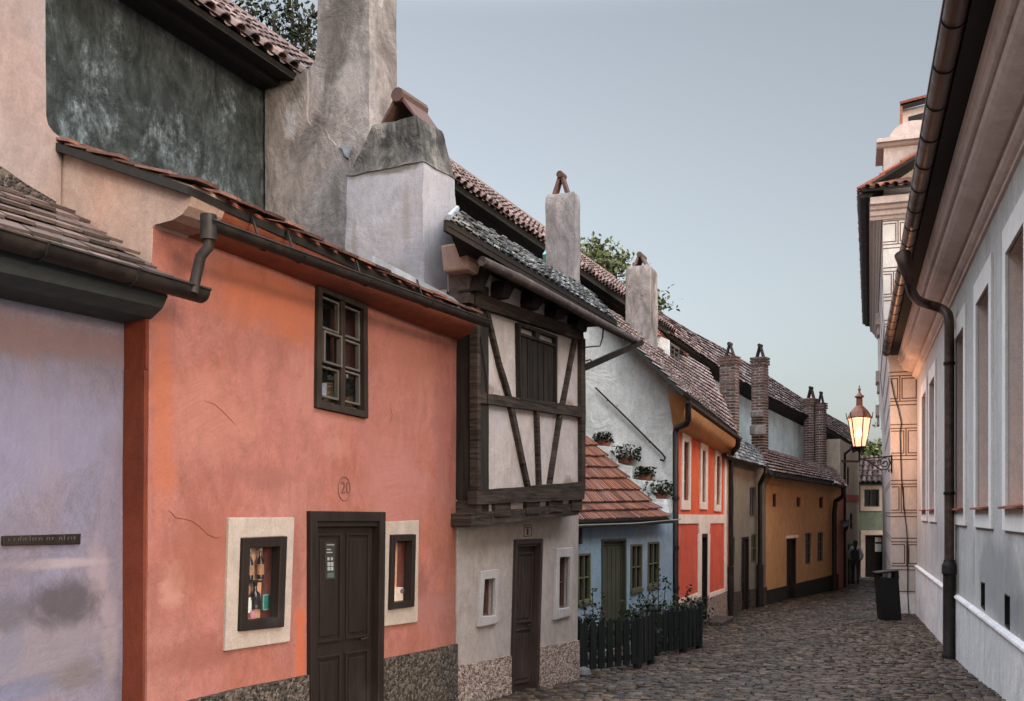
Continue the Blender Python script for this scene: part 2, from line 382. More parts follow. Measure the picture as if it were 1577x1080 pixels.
M['plinthwhite'] = plaster('white_plinth_plaster', (.62, .62, .63), (.56, .56, .58), (.36, .35, .35), (.70, .70, .70), 24.0, big=1.2, amt=.7, bump=.02)
M['trimwhite'] = plaster('white_trim_plaster', (.66, .64, .62), (.62, .60, .58), (.50, .46, .43), None, 25.0, amt=.35, bump=.006, fine=.08)
M['niche'] = plaster('pinkish_niche_plaster', (.50, .375, .325), (.47, .37, .33), (.40, .29, .25), (.52, .42, .37), 26.0, amt=.4, bump=.006, fine=.1, streak=.2)
M['cornice'] = plaster('brown_pink_cornice_plaster', (.36, .25, .205), (.40, .28, .235), (.24, .165, .13), (.44, .34, .30), 27.0, amt=.5, bump=.005, fine=.1)
M['sgraf'] = plaster('sandy_plaster', (.52, .375, .28), (.55, .40, .31), (.38, .26, .19), (.58, .45, .36), 28.0, big=1.0, amt=.45, fine=.12)
M['sgrafside'] = plaster('pale_sandy_plaster', (.60, .49, .43), (.58, .46, .39), (.44, .34, .28), None, 28.5, amt=.4)
M['line'] = plain('brown_sgraffito_line', (.13, .075, .05), .9)
M['rub_dark'] = rubble('dark_rough_stone', (.022, .018, .015), (.055, .043, .034), (.13, .10, .08), 40)
M['rub_pink'] = rubble('pinkish_pebble_stone', (.10, .065, .05), (.30, .21, .165), (.46, .35, .29), 42)
M['wood'] = wood('dark_brown_timber', (.014, .010, .0075), (.027, .019, .014), .8, spec=.15)
M['wood_x'] = wood('dark_brown_beam', (.012, .0085, .0065), (.060, .041, .031), .9, 'x', .012, spec=.1)
M['shutter'] = wood('black_brown_shutter_boards', (.007, .0055, .0045), (.030, .021, .0155), .85, spec=.12)
M['wood_log'] = wood('weathered_brown_log', (.030, .020, .016), (.085, .055, .045), .8, 'n', .015)
M['door'] = wood('dark_door_paint', (.009, .006, .0048), (.017, .011, .0085), .5, 'z', .003, .2)
M['door_red'] = wood('reddish_dark_door_wood', (.022, .0135, .0105), (.038, .023, .018), .55, 'z', .004, .25)
M['door_green'] = wood('olive_dark_door_paint', (.036, .034, .020), (.046, .042, .025), .6, 'z', .003, .35)
M['frame_olive'] = wood('olive_window_paint', (.045, .040, .018), (.085, .075, .035), .6, 'z', .003)
M['frame_grey'] = wood('grey_brown_window_paint', (.050, .042, .036), (.085, .072, .062), .6, 'z', .003)
M['frame_red'] = wood('red_brown_window_paint', (.06, .028, .02), (.09, .04, .03), .6, 'z', .003)
M['fence'] = wood('dark_green_fence_paint', (.0075, .0085, .0072), (.017, .019, .016), .7, 'z', .006, .15)
M['iron'] = metal('black_iron', (.016, .014, .013), (.032, .026, .022), .5, .5)
M['gutter'] = metal('dark_brown_gutter_metal', (.016, .012, .010), (.036, .025, .020), .5, .3)
M['copper'] = metal('brown_copper', (.085, .052, .042), (.15, .085, .062), .34, .75)
M['pipe'] = metal('brown_painted_pipe', (.060, .036, .027), (.115, .068, .048), .42, .3)
M['soffit'] = plain('dark_green_soffit_paint', (.060, .068, .064), .8)
M['soffit_dark'] = plain('dark_soffit_wood', (.018, .016, .014), .85)
M['flash'] = metal('grey_zinc_flashing', (.22, .23, .25), (.32, .33, .35), .55, .4)
T_RED = [(0, (.055, .026, .020)), (.3, (.105, .048, .036)), (.6, (.15, .065, .047)), (.85, (.20, .10, .078)), (1, (.26, .115, .08))]
T_BRN = [(0, (.045, .027, .022)), (.35, (.085, .050, .042)), (.7, (.13, .080, .068)), (1, (.20, .125, .105))]
T_PINK = [(0, (.15, .098, .085)), (.4, (.21, .135, .118)), (.75, (.27, .175, .155)), (1, (.30, .205, .185))]
T_ORG = [(0, (.085, .034, .022)), (.35, (.15, .052, .030)), (.7, (.23, .080, .042)), (1, (.17, .085, .065))]
T_BRN = [(p, (c[0] * 1.15, c[1] * 1.22, c[2] * 1.25)) for p, c in T_BRN]; T_PINK = [(p, (c[0] * 1.55, c[1] * 1.8, c[2] * 1.85)) for p, c in T_PINK]; T_RED = [(p, tuple(q * .85 for q in c)) for p, c in T_RED]
T_SLA = [(0, (.09, .088, .084)), (.5, (.24, .235, .225)), (1, (.50, .49, .47))]
M['t_red'] = tiles('red_brown_clay_tile', T_RED)
M['t_brown'] = tiles('brown_clay_barrel_tile', T_BRN, moss=(.045, .038, .034), mamt=.75)
M['t_lilac'] = tiles('dark_brown_flat_tile', [(0, (.045, .03, .024)), (.5, (.085, .055, .046)), (1, (.135, .09, .077))], mamt=.35)
M['t_pink'] = tiles('pinkish_weathered_flat_tile', T_PINK, moss=(.13, .098, .085), mamt=.5)
M['t_orange'] = tiles('orange_clay_beaver_tile', T_ORG, moss=(.15, .085, .07), mamt=.6)
M['t_slate'] = tiles('grey_shingle', T_SLA, moss=(.03, .03, .028), mamt=.5)
M['t_slate_dark'] = tiles('dark_grey_shingle', [(p, tuple(q * .42 for q in c)) for p, c in T_SLA], mamt=.4)
M['t_bright'] = tiles('bright_red_clay_tile', [(0, (.17, .045, .03)), (.5, (.26, .08, .05)), (1, (.33, .13, .09))], mamt=.3)
M['brick'] = tiles('brown_red_brick', [(0, (.055, .034, .028)), (.4, (.10, .058, .046)), (.75, (.15, .085, .066)), (1, (.12, .095, .085))], moss=(.07, .06, .055), mamt=.4)
M['mortar'] = plain('pale_mortar', (.50, .46, .42), .95)
M['bin'] = plain('black_bin_paint', (.011, .010, .009), .6, .2)
M['cap'] = plain('dark_red_brown_ridge_tile', (.085, .045, .035), .85)
M['hood'] = plain('dark_ridge_tile', (.035, .024, .020), .85)
M['glass'] = glass('dark_window_glass'); M['glass_clear'] = glass('clear_window_glass', .88)
M['dark'] = plain('dark_interior', (.02, .017, .015), .9)
M['terracotta'] = plain('terracotta', (.28, .10, .065), .8)
M['leaf'] = tiles('foliage', [(0, (.028, .045, .022)), (.5, (.050, .075, .035)), (1, (.085, .11, .055))], .85, mamt=0.0, spec=.08)
M['leaf_dark'] = tiles('dark_foliage', [(0, (.012, .015, .008)), (.5, (.022, .027, .014)), (1, (.045, .050, .025))], .85, mamt=0.0, spec=.08)
M['leaf_light'] = tiles('yellow_green_foliage', [(0, (.06, .075, .03)), (.5, (.10, .115, .05)), (1, (.16, .165, .085))], .85, mamt=0.0, spec=.08)
M['bark'] = wood('tree_bark', (.03, .024, .02), (.06, .048, .04), .9, 'z', .02)
M['peach'] = plain('peach_interior', (.72, .40, .28), .9)
M['num'] = plain('faded_brown_paint', (.115, .045, .034), .9)
M['dim_paper'] = plain('dull_white_print', (.22, .22, .21), .8)
M['paper'] = plain('white_paper', (.62, .62, .58), .8)

def smudge(mat, owner, F, x, y, n, rx, rz, colr, amt, rough=.9):
    c = F.pt(x, y, n) - ORG[owner]; t = mat.node_tree; b = t.nodes['Principled BSDF']; src = b.inputs['Base Color'].links[0].from_socket
    k = NT.__new__(NT); k.m = mat; k.t = t; k.b = b; k.co = t.nodes.new('ShaderNodeTexCoord').outputs['Object']
    sb_ = k.n('ShaderNodeVectorMath', operation='SUBTRACT'); k.l(k.co, sb_.inputs[0]); sb_.inputs[1].default_value = c
    ml_ = k.n('ShaderNodeVectorMath', operation='MULTIPLY'); k.l(sb_.outputs[0], ml_.inputs[0]); ml_.inputs[1].default_value = (1 / rx, 1 / rx, 1 / rz)
    ln_ = k.n('ShaderNodeVectorMath', operation='LENGTH'); k.l(ml_.outputs[0], ln_.inputs[0])
    d = k.math('ADD', ln_.outputs['Value'], k.math('MULTIPLY', k.math('SUBTRACT', k.noise(k.map(loc=(x * .01, y * .01, 1)), 3.5 / max(rx, rz) * .5, 9, .7, 1.0), .5), rough * 2.2))
    f = k.math('MULTIPLY', k.ramp(d, .35, 1.0, 1, 0), amt); k.l(k.mix(f, src, colr), b.inputs['Base Color'])

# ------------------------------------------------------------------ tile builders
def bil(c, u, v):      # c: eave-left, eave-right, top-right, top-left
    return c[0].lerp(c[1], u).lerp(c[3].lerp(c[2], u), v)
def flat_tiles(c, rows, tw, lift=.022, th=.016, rnd=True, jit=.006, over=1.25, top_round=True):
    mb = MB(); c = [Vector(q) for q in c]
    nrm = (c[1] - c[0]).cross(c[3] - c[0]).normalized()
    if nrm.z < 0: nrm = -nrm
    for i in range(rows):
        v0 = i / rows; v1 = min(1.0, (i + over) / rows)
        L = (bil(c, 1, v0) - bil(c, 0, v0)).length; k = max(1, round(L / tw)); off = .5 if i % 2 else 0
        for j in range(-1 if off else 0, k):
            u0 = max(0, (j + off) / k + .004); u1 = min(1, (j + 1 + off) / k - .004)
            if u1 - u0 < .2 / k: continue
            lj = lift + random.uniform(-jit, jit); dv = random.uniform(-.05, .05) / rows
            a0 = bil(c, u0, max(0, v0 + dv) if i else v0); a1 = bil(c, u1, max(0, v0 + dv) if i else v0); b0 = bil(c, u0, v1); b1 = bil(c, u1, v1)
            if rnd:
                dn = (a0 - b0); dn = dn.normalized() * ((a1 - a0).length * .28)
                lo = [a0, a0.lerp(a1, .2) + dn * .75, a0.lerp(a1, .5) + dn, a0.lerp(a1, .8) + dn * .75, a1]
            else: lo = [a0, a1]
            hi = [b1, b0]
            topv = [q + nrm * (lj + th) for q in lo] + [q + nrm * (th * .6) for q in hi]
            botv = [q + nrm * lj for q in lo] + [q for q in hi]
            m = len(topv)
            mb.add(topv + botv, [tuple(range(m)), tuple(range(m, 2 * m))[::-1]] + [(q, (q + 1) % m, m + (q + 1) % m, m + q) for q in range(m)])
    return mb
def barrel_tiles(c, rows, tw, r=.075, seg=5, jit=.01):
    mb = MB(); c = [Vector(q) for q in c]
    nrm = (c[1] - c[0]).cross(c[3] - c[0]).normalized()
    if nrm.z < 0: nrm = -nrm
    L = (c[1] - c[0]).length; k = max(1, round(L / tw))
    for i in range(rows):
        for j in range(k):
            for con in (0, 1):
                u = (j + .5 + .5 * con) / k
                if u > 1: continue
                v0 = i / rows + random.uniform(-.02, .02) / rows; v1 = min(1, (i + 1.15) / rows)
                a = bil(c, u, max(0, v0) if i else v0 - (.02 if con == 0 else 0)); b = bil(c, u, v1)
                sd = (c[1] - c[0]).normalized(); rr = r * (1 if con == 0 else .85)
                lz = (.035 if con == 0 else .03) + random.uniform(-jit, jit) * .4; x_ = random.uniform(-jit, jit)
                ring = []
                for q, rad, lift in ((a, rr, lz + .012), (b, rr * .82, lz - .012)):
                    for s_ in range(seg + 1):
                        t = math.pi * s_ / seg; sg = 1 if con == 0 else -.55
                        ring.append(q + sd * (-math.cos(t) * rad + x_) + nrm * (lift + sg * math.sin(t) * rad * .85))
                    for s_ in range(seg, -1, -1):
                        t = math.pi * s_ / seg; sg = 1 if con == 0 else -.55; ri = rad - .014
                        ring.append(q + sd * (-math.cos(t) * ri + x_) + nrm * (lift + sg * math.sin(t) * ri * .85 - (.012 if con else 0)))
                m = 2 * (seg + 1)
                f = [(q, (q + 1) % m, m + (q + 1) % m, m + q) for q in range(m)]
                for s_ in range(seg): f += [(s_, s_ + 1, m - 2 - s_, m - 1 - s_), (m + s_, m + m - 1 - s_, m + m - 2 - s_, m + s_ + 1)]
                mb.add(ring, f)
    return mb
def slab(c, th=.05, g=8):              # roof deck below tiles, following the same (possibly warped) surface
    mb = MB(); c = [Vector(q) for q in c]; nrm = (c[1] - c[0]).cross(c[3] - c[0]).normalized()
    if nrm.z < 0: nrm = -nrm
    top = [[bil(c, a / g, b / g) - nrm * .004 for a in range(g + 1)] for b in range(g + 1)]; bot = [[q - nrm * th for q in r_] for r_ in top]
    mb.loft(top); mb.loft(bot); n = g + 1; N = n * n
    rim = list(range(n)) + [r_ * n + g for r_ in range(1, n)] + [g * n + k for k in range(g - 1, -1, -1)] + [r_ * n for r_ in range(g - 1, 0, -1)]
    mb.f += [(a, b, N + b, N + a) for a, b in zip(rim, rim[1:] + rim[:1])]
    return mb

# ------------------------------------------------------------------ joinery builders
def window(F, par, px, n_out=0.0, n_pane=-.05, fw=.03, cols=2, rows=2, bar=.014, mat='wood', gl='glass', sur=None, sur_n=.02, surmat='trimwhite', sur_in=None, n_sur0=-.02, label=None, name='window'):
    q = Q(F, px); fr = MB(); qi = q.inset(fw)
    fr.ring(F, q, qi, n_pane - .02, n_out)
    for i in range(1, cols):
        u = i / cols; d = bar / qi.W / 2; fr.qbox(F, qi, u - d, 0, u + d, 1, n_pane - .012, n_out - .006)
    for i in range(1, rows):
        v = i / rows; d = bar / qi.H / 2; fr.qbox(F, qi, 0, v - d, 1, v + d, n_pane - .010, n_out - .009)
    wo = fr.build(name, M[mat], par, bevel=min(.004, fw * .15), label=label)
    pn = MB().qbox(F, qi, -.02, -.01, 1.02, 1.01, n_pane - .008, n_pane - .003)
    pn.build('pane', M[gl], wo)
    if sur:
        so = Q(F, sur); si = Q(F, sur_in) if sur_in else q
        MB().ring(F, so, si, n_sur0, sur_n).build('surround', M[surmat], wo, bevel=.006)
    return wo
def ground_quad(F, px2, n=0.0, dz=0.0):   # two top pixels and two bottom image-x: down to the ground
    (x0, y0), (x1, y1), xb1, xb0 = px2
    def yb(x):
        q = F.pt(x, 900, n); return HY - (gz(q.y) + dz) * F_PX / q.y
    return [(x0, y0), (x1, y1), (xb1, yb(xb1)), (xb0, yb(xb0))]
def door(F, par, px, n_out=.02, n_leaf=-.06, fw=.05, panels=((.08, .12, .46, .40), (.54, .12, .92, .40), (.08, .46, .46, .93), (.54, .46, .92, .93)), mat='door', planks=0, handle=.88, knob=True, label=None):
    q = Q(F, px); c = q.sub(fw / q.W, 0, 1 - fw / q.W, 1 - fw / q.H)
    lf = MB().qbox(F, c, 0, 0, 1, 1, n_leaf - .05, n_leaf)
    for (u0, v0, u1, v1) in panels:
        p = c.sub(u0, v0, u1, v1); e = .018
        lf.ring(F, p, p.inset(e), n_leaf - .02, n_leaf + .016)
        pi = p.inset(e * 2.6)
        if pi.W > .02:
            if planks:
                for k in range(planks): lf.qbox(F, pi, k / planks + .02, 0, (k + 1) / planks - .02, 1, n_leaf - .01, n_leaf + .010)
            else:
                lf.qbox(F, pi, 0, 0, 1, 1, n_leaf - .01, n_leaf + .009)
    d = lf.build('door', M[mat], par, bevel=.004, label=label)
    fr = MB(); a, b = fw / q.W, fw / q.H
    fr.qbox(F, q, 0, 0, a, 1, n_leaf - .05, n_out); fr.qbox(F, q, 1 - a, 0, 1, 1, n_leaf - .05, n_out); fr.qbox(F, q, a, 1 - b, 1 - a, 1, n_leaf - .05, n_out - .003)
    fr.qbox(F, q, a, 1 - b * 1.5, 1 - a, 1 - b, n_leaf - .03, n_out - .02)
    fr.build('door_frame', M[mat], d, bevel=.005)
    if knob:
        h = F.w(*c.at(handle, .44), n_leaf + .03); t = F.d
        MB().tube([F.w(*c.at(handle, .44), n_leaf), h], .011, 8).tube([h, h - Vector((t.x, t.y, 0)) * .09], .008, 8).build('handle', M['iron'], d, smooth=True)
    return d
def text_mesh(body, F, x, y, n, size, mat, name, parent, depth=.002, font_shear=0.0):
    cu = bpy.data.curves.new('lettering', 'FONT'); cu.body = body; cu.size = size; cu.extrude = depth; cu.align_x = 'CENTER'; cu.align_y = 'CENTER'; cu.shear = font_shear
    to = bpy.data.objects.new('lettering', cu); C.objects.link(to); dg = bpy.context.evaluated_depsgraph_get(); dg.update()
    me = bpy.data.meshes.new_from_object(to.evaluated_get(dg)); C.objects.unlink(to); bpy.data.objects.remove(to)
    a, z = F.sz(x, y); mb = MB()
    mb.add([F.w(a + v.co.x, z + v.co.y, n + v.co.z) for v in me.vertices], [tuple(p.vertices) for p in me.polygons])
    return mb.build(name, mat, parent)
def gutter_mb(a, b, r, out, seg=8, th=.006):   # open half-round channel from a to b
    a, b = Vector(a), Vector(b); t = (b - a).normalized(); o = Vector((out.x, out.y, 0)).normalized()
    mb = MB(); rows = []
    for q in (a, b):
        rows.append([q + o * (-math.cos(math.pi * k / seg) * r) + Vector((0, 0, -math.sin(math.pi * k / seg) * r)) for k in range(seg + 1)] +
                    [q + o * (-math.cos(math.pi * k / seg) * (r - th)) + Vector((0, 0, -math.sin(math.pi * k / seg) * (r - th))) for k in range(seg, -1, -1)])
    m = len(rows[0]); v = rows[0] + rows[1]
    mb.add(v, [(k, (k + 1) % m, m + (k + 1) % m, m + k) for k in range(m)])
    for bse in (0, m):
        mb.f += [tuple(bse + q for q in (k, k + 1, m - 2 - k, m - 1 - k)) for k in range(seg)]
    mb.tube([a + o * r + Vector((0, 0, .004)), b + o * r + Vector((0, 0, .004))], r * .14, 6)
    return mb
def stop_end(mb, a, r, out, seg=8):
    a = Vector(a); o = Vector((out.x, out.y, 0)).normalized()
    mb.add([a + o * (-math.cos(math.pi * k / seg) * r) + Vector((0, 0, -math.sin(math.pi * k / seg) * r)) for k in range(seg + 1)], [tuple(range(seg + 1))])
    return mb
def V3(v2, z=0.0): return Vector((v2.x, v2.y, z))

# ================================================================== SETTING: ground and cobbles
mb = MB(); ys = [-60, -30, -10] + list(range(0, 62, 2)) + [80, 120, 200, 400]; xs = [-300, -60, -20, 0, 20, 60, 300]
for y in ys: mb.v += [Vector((x, y, gz(y) - .05)) for x in xs]
m = len(xs)
for i in range(len(ys) - 1):
    for k in range(m - 1): mb.f.append((i * m + k, i * m + k + 1, (i + 1) * m + k + 1, (i + 1) * m + k))
k = NT('dark_joint_earth'); mat_joint = k.done(k.mix(k.noise(k.map(), 4, 6), (.020, .017, .014), (.040, .034, .028)), .95)
struct(mb.build('ground', mat_joint, origin=(0, 0, 0)))

k = NT('cobble_granite'); g = k.n('ShaderNodeNewGeometry'); v = k.map()
col = k.cramp(g.outputs['Random Per Island'], [(0, (.010, .008, .0062)), (.35, (.024, .019, .0148)), (.75, (.047, .037, .029)), (1, (.105, .084, .067))])
n1 = k.noise(v, .8, 7, .65, .5); n2 = k.noise(v, 40, 5, .7)
col = k.mix(k.math('MULTIPLY', k.ramp(n1, .48, .66), .45), col, (.062, .050, .041)); col = k.mix(k.math('MULTIPLY', k.ramp(n2, .5, .8), .5), col, (.022, .018, .015))
M['cobble'] = k.done(k.mix(1.0, col, (1.16, .92, .70), 'MULTIPLY'), k.ramp(n2, .3, .7, .38, .66), k.bump(n2, .006, .8), .22)
def xl(Y): return min(.53 * Y - 5.119 if Y < 11.2 else .84 + .43 * (Y - 11.2), .431 * Y - 4.676 if Y < 22 else 4.7 + .6 * (Y - 22))
def xr(Y): return .344 * Y + 1.42 if Y < 23 else 9.3 + .60 * (Y - 23)
mb = MB(); rnd = random.Random(3)
tv = Vector((.344, 1, 0)).normalized(); rv = Vector((tv.y, -tv.x, 0))
row = 0; T = 5.2
while T < 47:
    pitch = rnd.uniform(.064, .084) if T < 26 else .11
    T += pitch; row += 1; s_ = -7.0 + rnd.random() * .1; cen = tv * T + Vector((.9, 0, 0))
    while s_ < 9.0:
        wd = rnd.uniform(.075, .17) if T < 26 else rnd.uniform(.14, .22)
        q = cen + rv * (s_ + wd / 2); q += tv * (.035 * math.sin(q.x * 1.7 + q.y * .6) + rnd.uniform(-.008, .008))
        if q.y > 5.4 and xl(q.y) - .25 < q.x < xr(q.y) + .25:
            gap = .009; hw, hl = (wd - gap) / 2, (pitch - gap) / 2; h = rnd.uniform(-.008, .009); base = gz(q.y) - .05; top = gz(q.y) + h + .012 * noise.noise(Vector((q.x * 1.3, q.y * 1.3, 0)))
            tx, ty = rnd.uniform(-.07, .07), rnd.uniform(-.13, .13); vv = []
            for (fx, fy, z, i_) in ((1, 1, base, 0), (1, 1, top - .011, 1), (.80, .76, top, 2)):
                for a, b in ((-1, -1), (1, -1), (1, 1), (-1, 1)):
                    j = .012
                    p_ = q + rv * (a * hw * fx + rnd.uniform(-j, j) * (i_ > 0) * .5) + tv * (b * hl * fy + rnd.uniform(-j, j) * (i_ > 0) * .4)
                    vv.append(Vector((p_.x, p_.y, z + (a * tx * hw + b * ty * hl if i_ else 0))))
            mb.add(vv, [(8, 9, 10, 11)] + [(r_ * 4 + e, r_ * 4 + (e + 1) % 4, r_ * 4 + 4 + (e + 1) % 4, r_ * 4 + 4 + e) for r_ in (0, 1) for e in range(4)])
        s_ += wd
o = mb.build('cobbled_street', M['cobble'], origin=(0, 0, 0)); struct(o)
for p in o.data.polygons: p.use_smooth = True
try: o.data.set_sharp_from_angle(angle=R(62))
except Exception: pass

# ================================================================== plan lines
FS = facl(.53, -5.119, 200)             # facade line of the near left houses
WA = facl(.42, -6.97, -60)              # upper wall behind them
RW = Fac((22.6 * .344 + 1.42, 22.6), (-.344, -1))
BF = fac2(890, 14.5, 1035, 16.8)
OF = facl(.431, -4.676, 1035)
OLF = fac2(1124, 22.3, 1177, 25.4)
YF = fac2(1178, 25.5, 1290, 31.5)
WB = fac2(1000, 24.7, 1300, 36)

def chim_corners(D, xl_, xc, xr_, Yc):
    """corner point and the two spans of a block: back from the street (t) and along the street (l)"""
    c = P(xc, 0, Yc); ul, ur = (xl_ - CX) / F_PX, (xr_ - CX) / F_PX
    t = (c.x - ul * c.y) / (D.N.x - ul * D.N.y); l = (ur * c.y - c.x) / (D.d.x - ur * D.d.y)
    return Vector((c.x, c.y)), t, l
def zat(y, Y): return (HY - y) / F_PX * Y
def frust(mb, D, c, rings):             # rings: (inset_t0, inset_t1, inset_l0, inset_l1, z) around corner c
    vv = []
    for t0, t1, l0, l1, z in rings:
        for t, l in ((t0, l0), (t0, l1), (t1, l1), (t1, l0)): q = c - D.N * t + D.d * l; vv.append(Vector((q.x, q.y, z)))
    f = [(3, 2, 1, 0)]; n = len(rings)
    for i in range(n - 1): f += [(i * 4 + e, i * 4 + (e + 1) % 4, i * 4 + 4 + (e + 1) % 4, i * 4 + 4 + e) for e in range(4)]
    f.append(tuple(4 * (n - 1) + e for e in range(4)))
    return mb.add(vv, f)
def tile_cap(D, c, t0, t1, l0, l1, z, h, par, mat='t_red', th=.03):
    mb = MB(); mid = (t0 + t1) / 2
    W = lambda t, l, zz: V3(c - D.N * t + D.d * l, zz)
    for e in (t0, t1):
        s_ = 1 if e > mid else -1
        mb.box8([W(e, l0, z), W(e, l1, z), W(e - s_ * th * 1.5, l1, z), W(e - s_ * th * 1.5, l0, z), W(mid + s_ * .02, l0, z + h), W(mid + s_ * .02, l1, z + h), W(mid - s_ * .01, l1, z + h - .02), W(mid - s_ * .01, l0, z + h - .02)])
    r = (t1 - t0) * .13 + .015; a, b = W(mid, l0 - .02, z + h - r * .3), W(mid, l1 + .02, z + h - r * .3)
    mb.tube([a, b], r, 10)
    return mb.build('chimney_cap', M[mat], par, bevel=.005)
def brick_stack(D, c, t, l, z0, z1, par):
    ch = MB(); frust(ch, D, c, [(.012, t - .012, .012, l - .012, z0), (.012, t - .012, .012, l - .012, z1 - .01)])
    core = ch.build('chimney', M['mortar'], par)
    bk = MB(); hC = .078; k = 0; z = z0
    while z < z1 - .02:
        zt = min(z + hC - .022, z1); cap = .03 if z > z1 - .24 else 0
        for side in range(4):
            Ls = t if side % 2 == 0 else l; x = -.0; off = (.0, .13)[(k + side) % 2]; edges = [0.0]
            if off: edges.append(off)
            while edges[-1] + .25 < Ls - .06: edges.append(edges[-1] + .25)
            edges.append(Ls)
            for a, b in zip(edges, edges[1:]):
                a_ = a + (.010 if a > 0 else -cap); b_ = b - (.010 if b < Ls else -cap); jt = random.uniform(-.003, .004) + cap
                if side == 0: cs = [(a_, -jt), (b_, -jt), (b_, .05), (a_, .05)]
                elif side == 1: cs = [(-jt, a_), (-jt, b_), (.05, b_), (.05, a_)]
                elif side == 2: cs = [(a_, l + jt), (b_, l + jt), (b_, l - .05), (a_, l - .05)]
                else: cs = [(t + jt, a_), (t + jt, b_), (t - .05, b_), (t - .05, a_)]
                vv = [V3(c - D.N * p + D.d * q, zz) for zz in (z, zt) for p, q in cs]; bk.box8(vv)
        z += hC; k += 1
    bk.build('brickwork', M['brick'], core)
    return core

# ================================================================== LILAC HOUSE
lh = thing('house', 'lilac plastered house with dark tiled roof at the left edge, beside the salmon house', 'house', V3(FS.w(-.6, 0).xy, gz(4.8)))
n0 = -.18
gl = lambda x, n=0.0: HY - (FS.gnd(x, n) - .25) * F_PX / FS.pt(x, 900, n).y
MB().prism(FS, FS.poly([(-150, 425), (200, 500), (183, gl(183, n0)), (-150, gl(-150, n0))], n0), n0 - .3, n0).build('wall', M['lilac'], lh)
a0, b0 = FS.pt(-150, 428, n0 + .005), FS.pt(212, 503, n0 + .005); a1, b1 = FS.pt(-150, 372, .22), FS.pt(258, 466, .22)
rows = []
for t, dz in ((0, 0), (.12, .0), (.5, -.02), (.85, -.01), (1, .03)): rows.append([a0.lerp(a1, t) + Vector((0, 0, dz)), b0.lerp(b1, t) + Vector((0, 0, dz))])
rows.append([a1 + Vector((0, 0, .12)), b1 + Vector((0, 0, .12))]); rows.append([a0 + Vector((0, 0, .28)), b0 + Vector((0, 0, .28))])
sf = MB().loft(rows); sf.f.append((0, 2, 4, 6, 8, 10, 12)); sf.f.append((1, 3, 5, 7, 9, 11, 13)); sf.build('soffit', M['soffit'], lh)
e1 = FS.pt(266, 437, .27); e0 = FS.w(FS.sz(-150, 330, .27)[0], e1.z, .27); r1 = FS.pt(92, 318, -.8); r0 = FS.w(FS.sz(-150, 300, -.8)[0], r1.z, -.8)
rf = flat_tiles([e0, e1, r1, r0], 7, .17, rnd=False, lift=.02, th=.018, jit=.010).build('roof', M['t_lilac'], lh)
slab([e0, e1, r1, r0]).build('roof_deck', M['soffit_dark'], rf)
g0, g1 = FS.pt(-150, 318, .31), FS.pt(311, 449, .31)
gm = gutter_mb(g0, g1, .068, FS.N); stop_end(gm, g1, .068, FS.N); stop_end(gm, g0, .068, FS.N)
gt = gm.build('gutter', M['gutter'], lh, smooth=True)
for x in (60, 200): 
    bm_ = MB(); q = FS.pt(x, 449 - (311 - x) * .284, .31); bm_.tube([q + V3(FS.N * -.072, 0), q + V3(FS.N * -.05, -.05), q + Vector((0, 0, -.074)), q + V3(FS.N * .05, -.052), q + V3(FS.N * .076, .01)], .007, 6)
    bm_.build('gutter_bracket', M['iron'], gt)
for (x, y, rx, rz, c, a) in ((70, 1000, .55, .30, (.155, .125, .135), .75), (150, 900, .10, .35, (.22, .165, .175), .6), (40, 1060, .30, .08, (.085, .095, .15), .5), (90, 868, .45, .04, (.25, .195, .20), .7),
                              (60, 650, .8, .45, (.165, .15, .215), .55), (60, 520, .9, .16, (.15, .09, .085), .7), (15, 850, .3, .3, (.11, .09, .11), .4), (120, 1040, .25, .12, (.10, .08, .075), .7), (170, 980, .08, .4, (.20, .155, .16), .6), (18, 1000, .10, .2, (.10, .105, .15), .4), (105, 930, .30, .19, (.042, .033, .035), .8), (15, 945, .2, .14, (.06, .05, .055), .6)):
    smudge(M['lilac'], lh, FS, x, y, n0, rx, rz, c, a, .5)
# party wall rising over the lilac roof
pw = thing('party_wall', 'tall pinkish plaster wall with curved shoulder above the lilac roof', 'wall', V3(FS.w(-.2, 0, -1).xy, gz(5)))
MB().prism(FS, FS.poly([(-190, -170), (69, -170), (70, 90), (71, 178), (74, 192), (82, 203), (96, 214), (93, 330), (60, 420), (-190, 420)], -.76), -1.25, -.76, wob=.008).build('wall', M['pinkwhite'], pw)
MB().prism(FS, FS.poly([(-190, 150), (0, 255), (40, 283), (87, 311), (85, 334), (40, 315), (0, 292), (-190, 200)], -.73), -.76, -.73, wob=.01).build('stone_band', M['rub_dark'], pw)
MB().prism(FS, FS.poly([(-190, 205), (0, 292), (40, 312), (84, 330), (80, 342), (30, 328), (0, 318), (-190, 232)], -.66), -.74, -.66, wob=.006).build('flashing', M['flash'], pw)
# plaque on the lilac wall
pq = tag(MB().qbox(FS, Q(FS, [(1, 825.5), (121, 822), (120.5, 838), (1, 840)], n0), 0, 0, 1, 1, n0 + .002, n0 + .02).build('wall_plaque', M['door'], bevel=.003), 'long thin dark name plaque screwed to the lilac wall', 'plaque')
k = 0; tm = MB(); rnd = random.Random(5)
x = 9.0
while x < 113:                          # worn lettering, too small to read in the photograph
    if rnd.random() < .8:
        h = 7 if rnd.random() < .3 else 4.5; yb = 834 - (x * .026)
        tm.qbox(FS, Q(FS, [(x, yb - h), (x + 1.1, yb - h), (x + 1.1, yb), (x, yb)], n0), 0, 0, 1, 1, n0 + .019, n0 + .0225)
        if rnd.random() < .6: tm.qbox(FS, Q(FS, [(x + 1.1, yb - h), (x + 3, yb - h), (x + 3, yb - h + 1), (x + 1.1, yb - h + 1)], n0), 0, 0, 1, 1, n0 + .019, n0 + .0225)
    x += rnd.choice((3.4, 4.2, 4.2, 5.5, 8))
